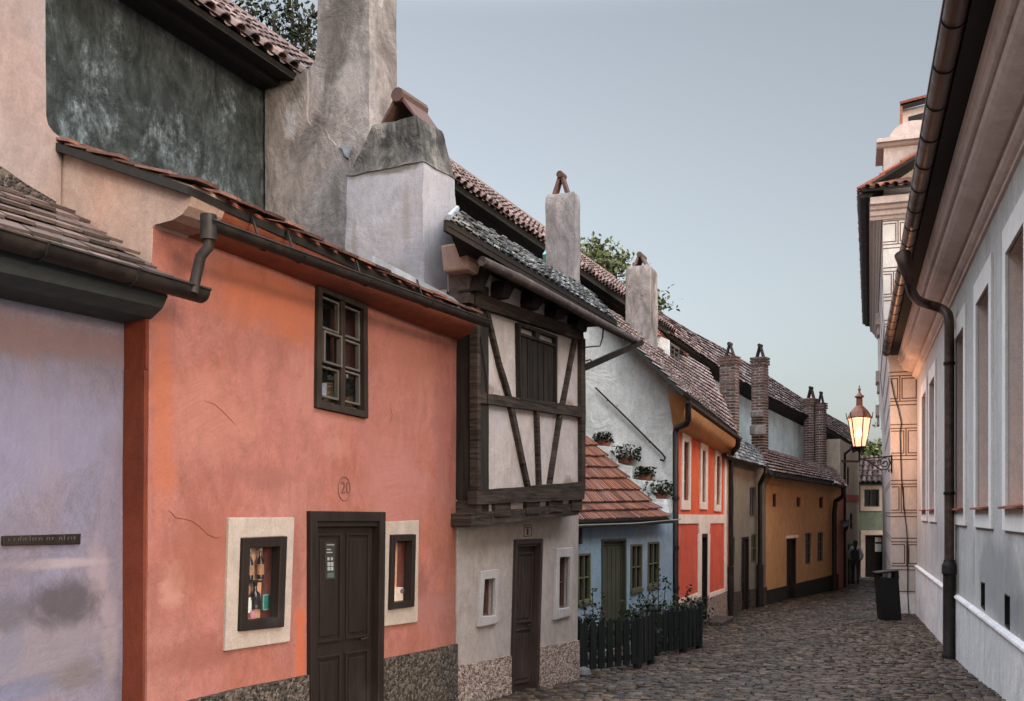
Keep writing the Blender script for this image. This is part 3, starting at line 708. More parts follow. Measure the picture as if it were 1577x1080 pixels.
tm.build('lettering', plain('faded_plaque_letters', (.06, .05, .04), .8), pq)

# ================================================================== SALMON HOUSE
sh = thing('house', 'salmon pink plastered house with one upper casement, brown panelled door and shallow tiled roof', 'house', V3(FS.w(1.8, 0).xy, gz(7)))
upper = [(485, 437), (561, 470), (562, 645), (483, 628)]
lw_sur = [(349, 797), (450, 797), (443, 988), (343, 1003)]; lw = [(367, 829), (435, 826), (430, 965), (362, 972)]
rw_sur = [(581, 804.5), (642, 801), (640, 958), (581, 966)]; rw = [(597, 824), (634, 823), (631.5, 934), (594, 939)]
dr = ground_quad(FS, [(472, 787), (588, 788.5), 584, 472.5])
lw_hole = Q(FS, lw).inset(.03).pts(); rw_hole = Q(FS, rw).inset(.025).pts(); up_hole = Q(FS, upper).inset(.01).pts()
dq = Q(FS, dr); d_hole = [dq.at(.01, .993), dq.at(.99, .993), dq.at(.99, -.02), dq.at(.01, -.02)]
wl = FS.poly([(236, 300), (706, 480), (703, 540), (701, 990), (700, gl(700)), (225.5, gl(225)), (226, 1080), (229.6, 570), (229.6, 480), (237, 345)])
MB().prism(FS, wl, -.30, 0, [up_hole, lw_hole, rw_hole, d_hole], hd=.22, wob=.006).build('wall', M['salmon'], sh)
G = FS.perp(237)
MB().prism(G, G.poly([(90, 219), (180, 247), (299, 287), (298, 303), (293, 318), (283, 331), (268, 340), (241, 347), (236.4, 352), (236.4, 440), (150, 440), (88, 360)]), -.25, .012, wob=.004).build('gable', M['gablepink'], sh)
G2 = FS.perp(229.5)
MB().prism(G2, G2.poly([(192, 450), (229, 450), (229, 569), (226, 574), (199, 574), (193, 568)]), -.03, .022, wob=.002).prism(G2, G2.poly([(199, 571), (229, 571), (225, gl(225)), (182, gl(182))]), -.03, .032, wob=.001).build('return_wall', M['rust'], sh)
# cove under the eaves
L0, L1 = (240, 346), (705, 524); T0, T1 = (299, 292), (736, 494)
rows = []
for t in [i / 10 for i in range(11)]:
    a, b = FS.pt(L0[0] + (L1[0] - L0[0]) * 0, L0[1], .004), FS.pt(L1[0], L1[1], .004); c_, d_ = FS.pt(*T0, .31), FS.pt(*T1, .31)
    th = t * math.pi / 2; hx, hz = math.sin(th) ** 1.25, 1 - math.cos(th) ** .9
    row = []
    for u in [i / 20 for i in range(21)]:
        lo, hi = a.lerp(b, u), c_.lerp(d_, u); wv = .006 * noise.noise(Vector((u * 9, 1, 0)))
        row.append(Vector((lo.x + (hi.x - lo.x) * hx, lo.y + (hi.y - lo.y) * hx, lo.z + (hi.z - lo.z) * hz + wv)))
    rows.append(row)
rows.append([q + Vector((0, 0, .03)) for q in rows[-1]]); rows.append([q + V3(FS.N * -.33, .02) for q in rows[-1]])
cv = MB().loft(rows); m = len(rows[0]); nr = len(rows)
cv.f.append(tuple(i * m for i in range(nr))); cv.f.append(tuple(i * m + m - 1 for i in range(nr)))
cv.build('eaves_cove', M['salmon_cove'], sh, smooth=True)
# roof
e0 = FS.pt(297, 284, .36); e1 = FS.pt(741, 489, .36); sa, sb = FS.sz(297, 284, .36)[0], FS.sz(741, 489, .36)[0]
r0 = FS.w(sa - .02, e0.z + .54, -1.05); r1 = FS.w(sb, e1.z + .62, -1.05)
rf = flat_tiles([e0, e1, r1, r0], 7, .19, lift=.018, jit=.012, th=.018).build('roof', M['t_red'], sh)
slab([e0 + V3(FS.N * -.03), e1 + V3(FS.N * -.03), r1, r0], .045).build('roof_deck', M['soffit_dark'], rf)
fm = MB()
for (xa, ya), (xb, yb) in (((565, 398), (690, 462)), ((690, 462), (708, 478))):
    fm.beam(FS.pt(xa, ya + 2, .20), FS.pt(xb, yb + 2, .20), .10, .05)
fm.build('flashing', M['flash'], rf)
# gutter with its short outlet pipe
g0, g1 = FS.pt(318, 341, .44), FS.pt(750, 496, .44)
gm = gutter_mb(g0, g1, .047, FS.N); stop_end(gm, g1, .047, FS.N); stop_end(gm, g0, .047, FS.N)
gt = gm.build('gutter', M['gutter'], sh, smooth=True)
for x in (400, 446, 541, 640):
    bm_ = MB()
    u = (x - 318) / 432; q = g0.lerp(g1, (u * g0.y) / (g1.y + (g0.y - g1.y) * u) if False else u ** 1.15); e = q + V3(FS.N * -.10, .17)
    bm_.tube([e, q + V3(FS.N * -.05, .03), q + V3(FS.N * -.045, -.03), q + Vector((0, 0, -.052)), q + V3(FS.N * .046, -.01)], .008, 6)
    bm_.build('gutter_bracket', M['iron'], gt)
q = FS.pt(321, 345, .44)
ot = MB().tube([q + Vector((0, 0, .05)), q + Vector((0, 0, -.09))], .045, 12).tube([q + Vector((0, 0, -.05)), q + Vector((0, 0, -.13)), FS.pt(309, 395, .40), FS.pt(299, 440, .36), FS.pt(297, 452, .36)], .030, 12)
ot.beam(q + V3(FS.d * -.02, .05), q + V3(FS.d * -.02, .13), .03, .03)
ot.build('downpipe', M['gutter'], sh, smooth=True)
for pts in ([(258, 784), (264, 790), (270, 797), (285, 801), (296, 803), (308, 813), (320, 824), (333, 829), (342, 827)], [(312, 617), (330, 622), (342, 632), (356, 648), (363, 655)], [(600, 622), (604, 640), (600, 655)]):
    MB().tube([FS.pt(x, y + 2 * noise.noise(Vector((x * .3, y * .3, 0))), .0005) for x, y in pts], [.0006] + [.0022] * (len(pts) - 2) + [.0006], 5).build('crack', M['rust'], sh)
# plinth
for xs_, nm in (((222, 472), 0), ((587, 701), 1)):
    yl = lambda x: 1075 - (x - 300) * .2085
    MB().prism(FS, FS.poly([(xs_[0], yl(xs_[0])), (xs_[1], yl(xs_[1])), (xs_[1], gl(xs_[1])), (xs_[0], gl(xs_[0]))]), -.05, .028, wob=.008).build('plinth', M['rub_dark'], sh)
# windows and door
up = window(FS, sh, upper, n_out=.035, n_pane=-.03, fw=.05, cols=2, rows=1, bar=.05, mat='wood', gl='glass_clear')
uq = Q(FS, upper).inset(.05); sash = MB()
for (u0, v0, u1, v1) in ((.03, .36, .46, .66), (.03, .05, .46, .34), (.56, .38, .97, .66), (.56, .05, .97, .36), (.03, .68, .46, .98), (.56, .68, .97, .98)):
    s_ = uq.sub(u0, v0, u1, v1); o_ = .02 if (u0, v0) == (.03, .36) else 0
    sash.ring(FS, s_, s_.inset(.017), -.026 + o_, .008 + o_ * 1.5)
sash.build('sash', M['frame_grey'], up, bevel=.003)
MB().qbox(FS, uq, -.05, -.02, 1.05, 1.02, -.24, -.235).build('window_back', M['dark'], up)
MB().qbox(FS, uq, .62, .34, .93, .97, -.14, -.13).build('reflection_panel', M['salmon_cove'], up)  # orange panel standing in for the reflection in the right pane
MB().qbox(FS, uq, 0, .0, 1, .035, -.22, -.04).build('inner_sill', M['frame_grey'], up)
l_ = window(FS, sh, lw, n_out=.045, n_pane=-.01, fw=.066, cols=1, rows=1, mat='door', gl='glass_clear', sur=lw_sur, sur_n=.022, surmat='cream_dim')
lq = Q(FS, lw).inset(.06); ib = MB()
ib.qbox(FS, lq, -.05, -.05, 1.05, 1.05, -.135, -.13); ib.build('window_back', M['peach'], l_)
MB().qbox(FS, lq, .0, .50, .72, .525, -.128, -.035).build('shelf', M['wood'], l_)
MB().qbox(FS, lq, -.04, 0, .04, 1, -.128, -.03).build('inner_jamb', M['dark'], l_)
r_ = window(FS, sh, rw, n_out=.045, n_pane=-.01, fw=.052, cols=1, rows=1, mat='door', gl='glass_clear', sur=rw_sur, sur_n=.022, surmat='cream_dim')
rq = Q(FS, rw).inset(.05); MB().qbox(FS, rq, -.05, -.05, 1.05, 1.05, -.115, -.11).build('window_back', M['peach'], r_)
MB().qbox(FS, rq, -.03, .0, 1.03, .22, -.108, -.04).build('inner_sill', M['cream'], r_)
sd = door(FS, sh, dr, n_out=.04, n_leaf=-.03, fw=.075, panels=((.07, .06, .46, .385), (.54, .06, .93, .385), (.07, .445, .46, .945), (.54, .445, .93, .945)))
# number painted over the door
nb = text_mesh('20', FS, 532, 752, .0035, .125, M['num'], 'house_number', sh, depth=.0015)
ov = MB(); a, z = FS.sz(530, 753); pts = [FS.w(a + .074 * math.cos(i * .21 + .6), z + .088 * math.sin(i * .21 + .6), .003) for i in range(26)]
ov.tube(pts, .003, 5).build('number_scroll', M['num'], sh)
# sticker on the door leaf
qd = Q(FS, [(504, 836), (519, 836), (519, 892), (504, 893)])
st = tag(MB().qbox(FS, qd, 0, 0, 1, 1, -.021, -.0165).build('door_notice', M['dark'], bevel=.001), 'small dark notice with pale pictograms on the salmon house door', 'notice')
for (u0, v0, u1, v1) in ((.2, .36, .48, .47), (.54, .36, .8, .47), (.2, .24, .48, .34), (.54, .24, .8, .34), (.12, .80, .55, .83), (.12, .72, .7, .75), (.2, .52, .4, .60), (.55, .52, .75, .60), (.12, .93, .9, .95)):
    MB().qbox(FS, qd, u0, v0, u1, v1, -.0165, -.0155).build('pictogram', M['dim_paper'], st)
MB().qbox(FS, qd, .2, .05, .85, .18, -.0165, -.0155).build('green_strip', plain('dull_green_print', (.05, .075, .05), .7), st)

for (x, y, rx, rz, c, a) in ((265, 905, .13, .20, (.30, .145, .11), .8), (310, 850, .35, .40, (.19, .065, .042), .6), (330, 640, .55, .40, (.30, .125, .09), .5), (600, 720, .5, .5, (.25, .095, .075), .5), (420, 470, .9, .30, (.31, .085, .035), .65), (640, 560, .4, .35, (.27, .10, .07), .5), (250, 640, .12, .9, (.30, .085, .038), .6),
                              (640, 900, .25, .25, (.15, .052, .04), .6), (462, 1000, .07, .5, (.34, .075, .025), .7), (400, 735, .5, .12, (.17, .065, .05), .5), (520, 690, .22, .12, (.29, .13, .10), .5), (300, 1010, .5, .15, (.16, .052, .038), .6), (455, 860, .08, .4, (.17, .055, .04), .6), (680, 700, .12, .8, (.20, .075, .06), .5), (610, 760, .7, .45, (.27, .115, .10), .55), (660, 940, .4, .2, (.24, .105, .092), .5), (500, 600, .5, .35, (.30, .13, .105), .4)):
    smudge(M['salmon'], sh, FS, x, y, 0, rx, rz, c, a)
# tall chimney stack and the tapered one
TC_c, tl, ll = chim_corners(FS, 485, 569, 611, 9.78)
tcF = Fac(TC_c, FS.N)                     # face towards the viewer
tp = tcF.poly([(412, 400), (412, 128), (420, 118), (440, 112), (466, 110), (478, 104), (485, 92), (488, 60), (491, -130), (569, -130), (569, 440), (480, 430)])
tcF_l = ll
tc = MB().prism(tcF, tp, -ll, 0, wob=.012).build('chimney', M['chim'], sh, bevel=.02)
MB().prism(tcF, tcF.poly([(411, 400), (411, 130), (420, 119), (440, 113), (466, 111), (476, 108), (477, 150), (475, 186), (480, 194), (492, 198), (503, 201), (509, 214), (518, 224), (530, 232), (540, 245), (545, 430), (480, 430)]), -.02, .028, wob=.012, step=.05).build('lower_plaster', M['chim'], tc)
MB().box8([tcF.pt(x, y, n) for n in (.025, .05) for x, y in ((524, 224), (543, 223), (537, 244), (531, 240))]).build('flashing', M['flash'], tc)
c2, t2, l2 = chim_corners(FS, 532, 652, 703, 8.70)
zb, zm, zt = zat(470, 8.7) - .1, zat(247, 8.7), zat(171, 8.7)
kx = lambda px: px / F_PX * 8.7
ch = MB(); frust(ch, FS, c2, [(-.01, t2, 0, l2 + .01, zb), (0, t2, 0, l2, zm - .6), (.01, t2 - .01, .01, l2 - .01, zm), (.025, t2 - .03, .02, l2 - .02, zm + .03), (.10, t2 * .70, .07, l2 * .86, zt - .02), (.115, t2 * .68, .08, l2 * .84, zt)])
c2o = ch.build('chimney', M['chim_white'], sh, smooth=True, rough=.014)
for (x, y, rx, rz, c, a) in ((530, 15, .35, .25, (.085, .074, .064), .8), (590, 50, .08, .6, (.13, .115, .10), .6), (450, 190, .10, .25, (.42, .41, .42), .7), (443, 160, .03, .14, (.06, .05, .045), .8), (520, 300, .10, .4, (.11, .095, .08), .6), (540, 130, .25, .3, (.33, .29, .265), .6), (500, 60, .1, .4, (.10, .09, .08), .6)):
    smudge(M['chim'], sh, tcF, x, y, 0, rx, rz, c, a)
c2F = Fac(c2, FS.N)
for (x, y, rx, rz, c, a) in ((600, 258, .5, .07, (.10, .085, .07), .9), (545, 262, .2, .12, (.13, .11, .095), .8), (545, 380, .05, .5, (.20, .175, .16), .7), (625, 330, .05, .4, (.21, .185, .17), .6), (680, 300, .12, .5, (.20, .18, .165), .6), (590, 420, .5, .1, (.22, .19, .17), .6), (690, 420, .12, .3, (.17, .145, .13), .6)):
    smudge(M['chim_white'], sh, c2F, x, y, 0, rx, rz, c, a)
cb = MB(); frust(cb, FS, c2, [(.000, t2 - .00, .00, l2 - .00, zm - .005), (.02, t2 - .025, .016, l2 - .016, zm + .03), (.095, t2 * .70 + .005, .065, l2 * .86 + .005, zt - .02), (.11, t2 * .68 + .005, .075, l2 * .84 + .005, zt + .006)])
cb.build('chimney_taper', M['chim_soot'], c2o, smooth=True, rough=.018)
tile_cap(FS, c2, .125, t2 * .62, .085, l2 * .84, zt + .004, kx(44), c2o, 'cap', .018)

# ================================================================== TIMBER-FRAMED HOUSE
th_ = thing('house', 'narrow white house with jettied timber-framed upper floor and wooden log gutter', 'house', V3(FS.w(4.5, 0).xy, gz(10)))
sw_sur = [(737, 880), (764, 876.5), (762, 960), (733, 966)]; sw = [(742.8, 892.5), (759.4, 891), (758.6, 948), (739.6, 949.4)]
tw_sur = [(854, 845), (879, 843), (876, 948.5), (851, 955)]; tw = [(858.8, 858.6), (874.7, 857.8), (873.3, 935.6), (857.7, 938.3)]
td = ground_quad(FS, [(791, 831), (833, 829.5), 826, 784.5])
tdq = Q(FS, td); td_hole = [tdq.at(.02, .993), tdq.at(.98, .993), tdq.at(.98, -.02), tdq.at(.02, -.02)]
MB().prism(FS, FS.poly([(704, 770), (892, 760), (891, 800), (888.5, gl(888.5)), (701.5, gl(701.5)), (703, 900)]), -1.7, 0, [Q(FS, sw).pts(), Q(FS, tw).pts(), td_hole], hd=.16, wob=.007).build('wall', M['white'], th_)
for (xa, ya), (xb, yb) in (((701.5, 1026), (784, 1009.5)), ((828, 997.5), (888.8, 986))):
    MB().prism(FS, FS.poly([(xa, ya), (xb, yb), (xb, gl(xb)), (xa, gl(xa))]), -.05, .03, wob=.008).build('plinth', M['rub_pink'], th_)
window(FS, th_, sw, n_out=-.045, n_pane=-.08, fw=.016, cols=1, rows=1, mat='frame_red', sur=sw_sur, sur_n=.03, surmat='trim_timber')
window(FS, th_, tw, n_out=-.035, n_pane=-.07, fw=.018, cols=2, rows=2, bar=.012, mat='frame_red', sur=tw_sur, sur_n=.03, surmat='trim_timber')
door(FS, th_, td, n_out=.03, n_leaf=-.05, fw=.05, panels=((.07, .05, .93, .42), (.07, .46, .93, .94)), mat='door_red', planks=5, handle=.86)
nbm = MB(); nbm.ring(FS, Q(FS, [(807, 809), (818.5, 808), (818, 826), (806, 827)]), Q(FS, [(807.6, 810), (817.9, 809), (817.4, 825), (806.6, 826)]), .001, .004)
nbm.qbox(FS, Q(FS, [(811, 814), (813.5, 814), (813.5, 824), (811, 824)]), 0, 0, 1, 1, .001, .004); nbm.qbox(FS, Q(FS, [(809, 812), (816, 811.5), (816, 813), (809, 813.5)]), 0, 0, 1, 1, .001, .004)
nbm.build('house_number', M['rust'], th_)
# jetty body
NJ = .20
jp = FS.poly([(735, 440), (902, 505), (901, 752), (736, 768)], NJ)
MB().prism(FS, jp, -1.5, NJ - .03).build('jetty_infill', M['infill'], th_)
def tb(px, n1=NJ + .012, n0=NJ - .06, wob=.009, nm='beam', mat='wood_x'):
    return MB().prism(FS, FS.poly(px, n1), n0, n1, wob=wob, step=.1).build(nm, M[mat], th_, bevel=.004)
def strip(x0, y0, x1, y1, wa, wb=None):
    wb = wb or wa; return [(x0 - wa / 2, y0), (x0 + wa / 2, y0), (x1 + wb / 2, y1), (x1 - wb / 2, y1)]
tb([(733, 449), (898, 507), (900, 525), (733, 471)], NJ + .03, nm='top_plate')
tb([(737, 604), (901, 627), (901, 643), (737, 620)], NJ + .018, nm='rail')
tb([(734, 756), (902, 742), (900, 769), (735, 777)], NJ + .035, nm='sill_beam')
tb(strip(751.5, 476, 772, 562, 4.6)); tb(strip(772, 562, 787, 612, 4.8)); tb(strip(787, 614, 817, 756, 5.2, 5))
tb(strip(888, 522, 867, 634, 4.2, 4.6)); tb(strip(866, 634, 848, 753, 4.4, 3.6)); tb(strip(829, 630, 833, 754, 3.8))
tb([(735, 470), (740, 471), (741, 756), (736, 757)], NJ + .022, nm='corner_post'); tb([(896, 520), (902, 522), (902, 744), (897, 744)], NJ + .022, nm='corner_post')
MB().tube([FS.pt(738, 506, NJ + .015), FS.pt(744, 545, NJ + .015), FS.pt(750, 592, NJ + .015), FS.pt(751, 622, NJ + .02)], .007, 6).build('cable', M['iron'], th_)
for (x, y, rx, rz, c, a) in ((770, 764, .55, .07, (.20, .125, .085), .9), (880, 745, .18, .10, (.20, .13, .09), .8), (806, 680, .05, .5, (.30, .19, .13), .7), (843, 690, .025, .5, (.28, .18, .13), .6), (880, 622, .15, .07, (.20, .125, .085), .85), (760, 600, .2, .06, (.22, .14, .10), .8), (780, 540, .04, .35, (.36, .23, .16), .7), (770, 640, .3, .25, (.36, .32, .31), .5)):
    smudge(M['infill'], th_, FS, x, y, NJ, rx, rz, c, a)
# side of the jetty: old boards
GJ = FS.perp(735.5, NJ)
sidep = GJ.poly([(690, 420), (735.5, 436), (735.5, 790), (735.5, 808), (705, 812), (680, 812)])
MB().prism(GJ, sidep, -.2, .012, wob=.004).build('side_boards', M['wood'], th_)
# window with shutters
wq = [(797, 497), (856, 518), (855.5, 629), (799, 616)]
wo = MB(); q_ = Q(FS, wq, NJ); wo.ring(FS, q_, q_.inset(.03), NJ - .05, NJ + .022)
wo.qbox(FS, q_, .05, .84, .95, .88, NJ - .04, NJ + .018); wo.qbox(FS, q_, .42, .84, .52, 1, NJ - .04, NJ + .018)
wo = wo.build('window', M['wood'], th_, bevel=.003)
for u0, u1 in ((.08, .495), (.505, .92)):
    s_ = MB()
    for k in range(3):
        a, b = u0 + (u1 - u0) * k / 3 + .008, u0 + (u1 - u0) * (k + 1) / 3 - .008; s_.qbox(FS, q_, a, .03, b, .835, NJ - .03, NJ + .004 + .003 * (k % 2))
    s_.build('shutter', M['shutter'], wo)
# joist ends under the jetty and the bressumer below
MB().prism(FS, FS.poly([(736, 778), (898, 764), (892, 792), (736, 808)], NJ), .0, NJ - .02, wob=.005).build('bressumer_infill', M['infill'], th_)
tb([(726, 791), (893, 775), (891, 793), (726, 811)], NJ + .008, 0, nm='bressumer')
for (xa, xb) in ((735, 742), (763, 787), (811, 832), (846, 867), (881, 897)):
    ya = 776 - (xa - 735) * .082
    tb([(xa, ya - 4), (xb, ya - 6), (xb, ya + 21), (xa, ya + 23)], NJ + .02, 0, nm='joist')
# upper band between joist heads, soffit, roof, log gutter
MB().prism(FS, FS.poly([(722, 372), (742, 392), (906, 470), (902, 512), (735, 452), (722, 445)], .165), -.05, .165, wob=.006).build('upper_infill', M['infill'], th_)
for px in ([(748, 398), (760, 410), (744, 449), (736, 447)], [(777, 432), (795, 440), (784, 461), (774, 458)], [(822, 448), (841, 460), (829, 478), (820, 474)], [(858, 468), (876, 478), (868, 492), (856, 488)], [(893, 480), (908, 488), (903, 512), (890, 506)]):
    tb(px, .30, .1, nm='joist_head', mat='wood')
MB().prism(FS, FS.poly([(718, 371), (745, 392), (748, 418), (739, 426), (722, 414)], .26), .0, .26, wob=.006).build('corbel', M['gablepink'], th_, bevel=.02)
tb([(722, 418), (735, 422), (737, 470), (724, 466)], .21, 0, wob=.012, nm='corner_stone', mat='wood_log')
e0, e1 = FS.pt(689, 337, .48), FS.pt(951, 495, .48); s0, s1 = FS.sz(689, 337, .48)[0], FS.sz(951, 495, .48)[0]
r0, r1 = FS.pt(704, 324, -.30), FS.pt(908, 449, -.30)
rf = flat_tiles([e0, e1, r1, r0], 11, .12, rnd=False, lift=.016, jit=.012, th=.012).build('roof', M['t_slate'], th_)
slab([e0, e1, r1, r0], .04).build('roof_deck', M['soffit_dark'], rf)
MB().beam(e0 + Vector((0, 0, -.05)) + V3(FS.N * -.02), e1 + Vector((0, 0, -.05)) + V3(FS.N * -.02), .03, .09, V3(FS.N)).build('fascia', M['wood'], rf)
MB().loft([[e0 + Vector((0, 0, -.05)), e1 + Vector((0, 0, -.05))], [FS.w(FS.sz(712, 400, .1)[0], e0.z - .12, .1), FS.w(s1 - .1, e1.z - .05, .1)]]).build('soffit', M['soffit_dark'], rf)
MB().tube([e0 + V3(FS.N * .01, .01), r0 + Vector((0, 0, .02))], .025, 6).build('verge_flashing', M['flash'], rf)
gpt = [FS.pt(742, 402, .46), FS.pt(800, 430, .47), FS.pt(860, 462, .46), FS.pt(925, 498, .47), FS.pt(983, 528, .46)]
MB().tube(gpt, [.042, .047, .044, .046, .042], 10).build('log_gutter', M['wood_log'], th_, smooth=True)
MB().beam(FS.pt(899, 567, NJ), FS.pt(988, 527, .50), .055, .065).build('gutter_strut', M['wood'], th_, bevel=.004)
MB().tube([FS.pt(929, 505, .40), FS.pt(928, 520, .36), FS.pt(924, 533, .30), FS.pt(902, 535, NJ)], .008, 6).tube([FS.pt(902, 556, NJ), FS.pt(909, 554, .25), FS.pt(913, 559, .27)], .008, 6).build('gutter_bracket', M['iron'], th_)
D3 = Fac((0, 0), (.45, 1)); c3, t3, l3 = chim_corners(D3, 840, 885, 893.5, 11.9)
z0, z1 = zat(475, 11.9), zat(293, 11.9)
ch = MB(); frust(ch, D3, c3, [(-.02, t3 + .03, -.01, l3 + .02, z0), (0, t3, 0, l3, z0 + .45), (0, t3, 0, l3, z1 - .04), (.02, t3 - .02, .02, l3 - .02, z1)])
co = ch.build('chimney', M['chim'], th_, smooth=True, rough=.014); tile_cap(D3, c3, .10, t3 - .06, .05, l3 - .03, z1 - .004, .25, co, 't_red', .03)

# ================================================================== BLUE COTTAGE
bh = thing('house', 'tiny blue cottage with green door and orange tiled lean-to roof', 'house', V3(BF.w(1.4, 0).xy, gz(15.7)))
glb = lambda F, x, n=0.0: HY - (F.gnd(x, n) - .25) * F_PX / F.pt(x, 900, n).y
b1 = [(889, 853), (909, 852), (909, 925), (889, 930)]; b2 = [(971, 838.5), (988.5, 838), (988.3, 907), (970.7, 911)]; b3 = [(997.5, 835), (1015, 834), (1014, 900), (997, 904)]
bd = ground_quad(BF, [(926, 830.5), (963.5, 829), 963.5, 926])
bdq = Q(BF, bd); bh_d = [bdq.at(.02, .993), bdq.at(.98, .993), bdq.at(.98, -.02), bdq.at(.02, -.02)]
MB().prism(BF, BF.poly([(862, 790), (1036, 790), (1036, glb(BF, 1036)), (862, glb(BF, 862))]), -.3, 0, [Q(BF, b1).pts(), Q(BF, b2).pts(), Q(BF, b3).pts(), bh_d], hd=.14).build('wall', M['blue'], bh)
for b in (b1, b2, b3):
    wo = window(BF, bh, b, n_out=.015, n_pane=-.03, fw=.035, cols=2, rows=2, bar=.022, mat='frame_olive')
    q_ = Q(BF, b); MB().qbox(BF, q_, -.03, -.05, 1.03, .02, -.02, .035).build('sill', M['frame_olive'], wo)
door(BF, bh, bd, n_out=.02, n_leaf=-.05, fw=.035, panels=((.04, .03, .96, .97),), mat='door_green', planks=4, handle=.15)
e0, e1 = BF.pt(858, 806, .20), BF.pt(1032, 799, .20); s0, s1 = BF.sz(858, 806, .2)[0], BF.sz(1032, 799, .2)[0]
r1 = BF.pt(903, 672, -1.5); r0 = BF.pt(820, 672, -1.5)
cs = [e0, e1, r1, r0]
mid0, mid1 = [a.lerp(b, .22) + Vector((0, 0, -.05)) for a, b in ((e0, r0), (e1, r1))]
ro = flat_tiles([e0, e1, mid1, mid0], 2, .072, lift=.040, jit=.006, th=.026, over=1.06)
r2 = flat_tiles([mid0, mid1, r1, r0], 6, .072, lift=.040, jit=.006, th=.026, over=1.06); ro.add(r2.v, r2.f)
rf = ro.build('roof', M['t_orange'], bh); dk = slab([e0, e1, mid1, mid0], .04); k2 = slab([mid0, mid1, r1, r0], .04); dk.add(k2.v, k2.f); dk.build('roof_deck', M['soffit_dark'], rf)
MB().beam(BF.pt(862, 812, .16), BF.pt(1034, 803, .16), .05, .06, V3(BF.N)).build('eaves_board', M['soffit_dark'], bh)
MB().tube([BF.pt(866, 812, .22), BF.pt(893, 809, .22), BF.pt(980, 806, .22), BF.pt(1048, 800, .22)], .009, 6).build('eaves_cable', plain('pale_cable', (.22, .19, .14), .6), bh)
MB().tube([BF.pt(894, 811, .05), BF.pt(894, 838, .05)], .03, 8).build('downpipe', M['gutter'], bh, smooth=True)

# ================================================================== ORANGE HOUSE with white gable
oh = thing('house', 'orange and white two-storey house with white gable and three tall narrow windows', 'house', V3(OF.w(2.5, 0).xy, gz(20)))
ow = [([(1049, 664), (1062.5, 667), (1061.5, 785.5), (1048, 785.5)], [(1051.5, 680), (1060, 682.5), (1059.5, 771), (1051, 770.5)]),
      ([(1077.7, 680), (1088.8, 683.5), (1088, 785), (1077, 784.5)], [(1079.7, 694), (1085.3, 695.3), (1084.8, 774), (1079.5, 773)]),
      ([(1100, 692), (1109.7, 694), (1108.7, 788.5), (1099.3, 787.6)], [(1102, 702.4), (1107.8, 704), (1107, 778), (1101.7, 777)])]
od = ground_quad(OF, [(1079, 823), (1088.5, 823), 1087.5, 1078.5])
odq = Q(OF, od); od_h = [odq.at(.02, .993), odq.at(.98, .993), odq.at(.98, -.02), odq.at(.02, -.02)]
MB().prism(OF, OF.poly([(1037.3, 640), (1126, 690), (1126, 700), (1121, glb(OF, 1121)), (1037.3, glb(OF, 1036))]), -.3, 0, [Q(OF, b).pts() for a, b in ow] + [od_h], hd=.15).build('wall', M['orange'], oh)
for a, b in ow: window(OF, oh, b, n_out=-.03, n_pane=-.06, fw=.03, cols=2, rows=3, bar=.02, mat='frame_grey', sur=a, sur_n=.03, surmat='cream')
tr = MB()
for px in ([(1038, 792.5), (1120, 793), (1119.5, 806), (1038, 806.5)], [(1074, 806), (1092, 806), (1090.5, 822), (1075, 822)], [(1073.5, 822), (1079, 822), (1078.5, 928), (1073.5, 922)], [(1088.5, 822), (1092, 822), (1090.5, 917), (1088, 918)],
           [(1114.5, 694), (1120, 697), (1119.5, 793), (1114, 793)], [(1114, 806), (1119.5, 806), (1118.5, 906), (1114, 909)], [(1039, 925), (1073.5, 912.5), (1073.5, 920), (1039, 934)], [(1090.5, 914), (1114, 906), (1118, 905), (1118, 910), (1090.5, 922)]):
    MB().prism(OF, OF.poly(px), -.02, .028).build('trim', M['cream'], oh)
for px in ([(1038, 806.5), (1073.5, 806), (1073.5, 913), (1038, 926)], [(1092, 806), (1114, 806), (1114, 906.5), (1091, 915)]):
    MB().prism(OF, OF.poly(px), -.02, .010).build('panel', M['redpanel'], oh)
for xa, xb, ya, yb in ((1037, 1078, 934, 920), (1088.5, 1121, 922, 909)):
    MB().prism(OF, OF.poly([(xa, ya), (xb, yb), (xb, glb(OF, xb)), (xa, glb(OF, xa))]), -.05, .03).build('plinth', M['rub_pink'], oh)
door(OF, oh, od, n_out=.02, n_leaf=-.06, fw=.05, mat='door')
q = OF.pt(1092, 950, .25); MB().rbox(OF, OF.sz(1080, 950)[0] - .1, gz(q.y) - .1, OF.sz(1095, 950)[0] + .25, gz(q.y) + .07, .0, .42).build('doorstep', M['rub_dark'], oh, bevel=.015)
# cove, roof
L0, L1 = OF.pt(1037, 660, .004), OF.pt(1124, 706, .004); T0, T1 = OF.pt(1056, 614, .33), OF.pt(1133, 669, .33)
rows = []
for i in range(9):
    t = i / 8; a_ = t * math.pi / 2; hx, hz = math.sin(a_) ** 1.2, 1 - math.cos(a_) ** .9
    rows.append([Vector((lo.x + (hi.x - lo.x) * hx, lo.y + (hi.y - lo.y) * hx, lo.z + (hi.z - lo.z) * hz)) for lo, hi in [(L0.lerp(L1, u / 8), T0.lerp(T1, u / 8)) for u in range(9)]])
rows.append([q + Vector((0, 0, .05)) for q in rows[-1]]); rows.append([q + V3(OF.N * -.3, .06) for q in rows[-1]])
cv = MB().loft(rows); nr = len(rows); cv.f.append(tuple(i * 9 for i in range(nr))); cv.f.append(tuple(i * 9 + 8 for i in range(nr)))
cv.build('eaves_cove', plaster('ochre_cove_plaster', (.56, .25, .09), (.52, .22, .08), (.36, .14, .06), None, 31), oh, smooth=True)
WG = OF.perp(1036)
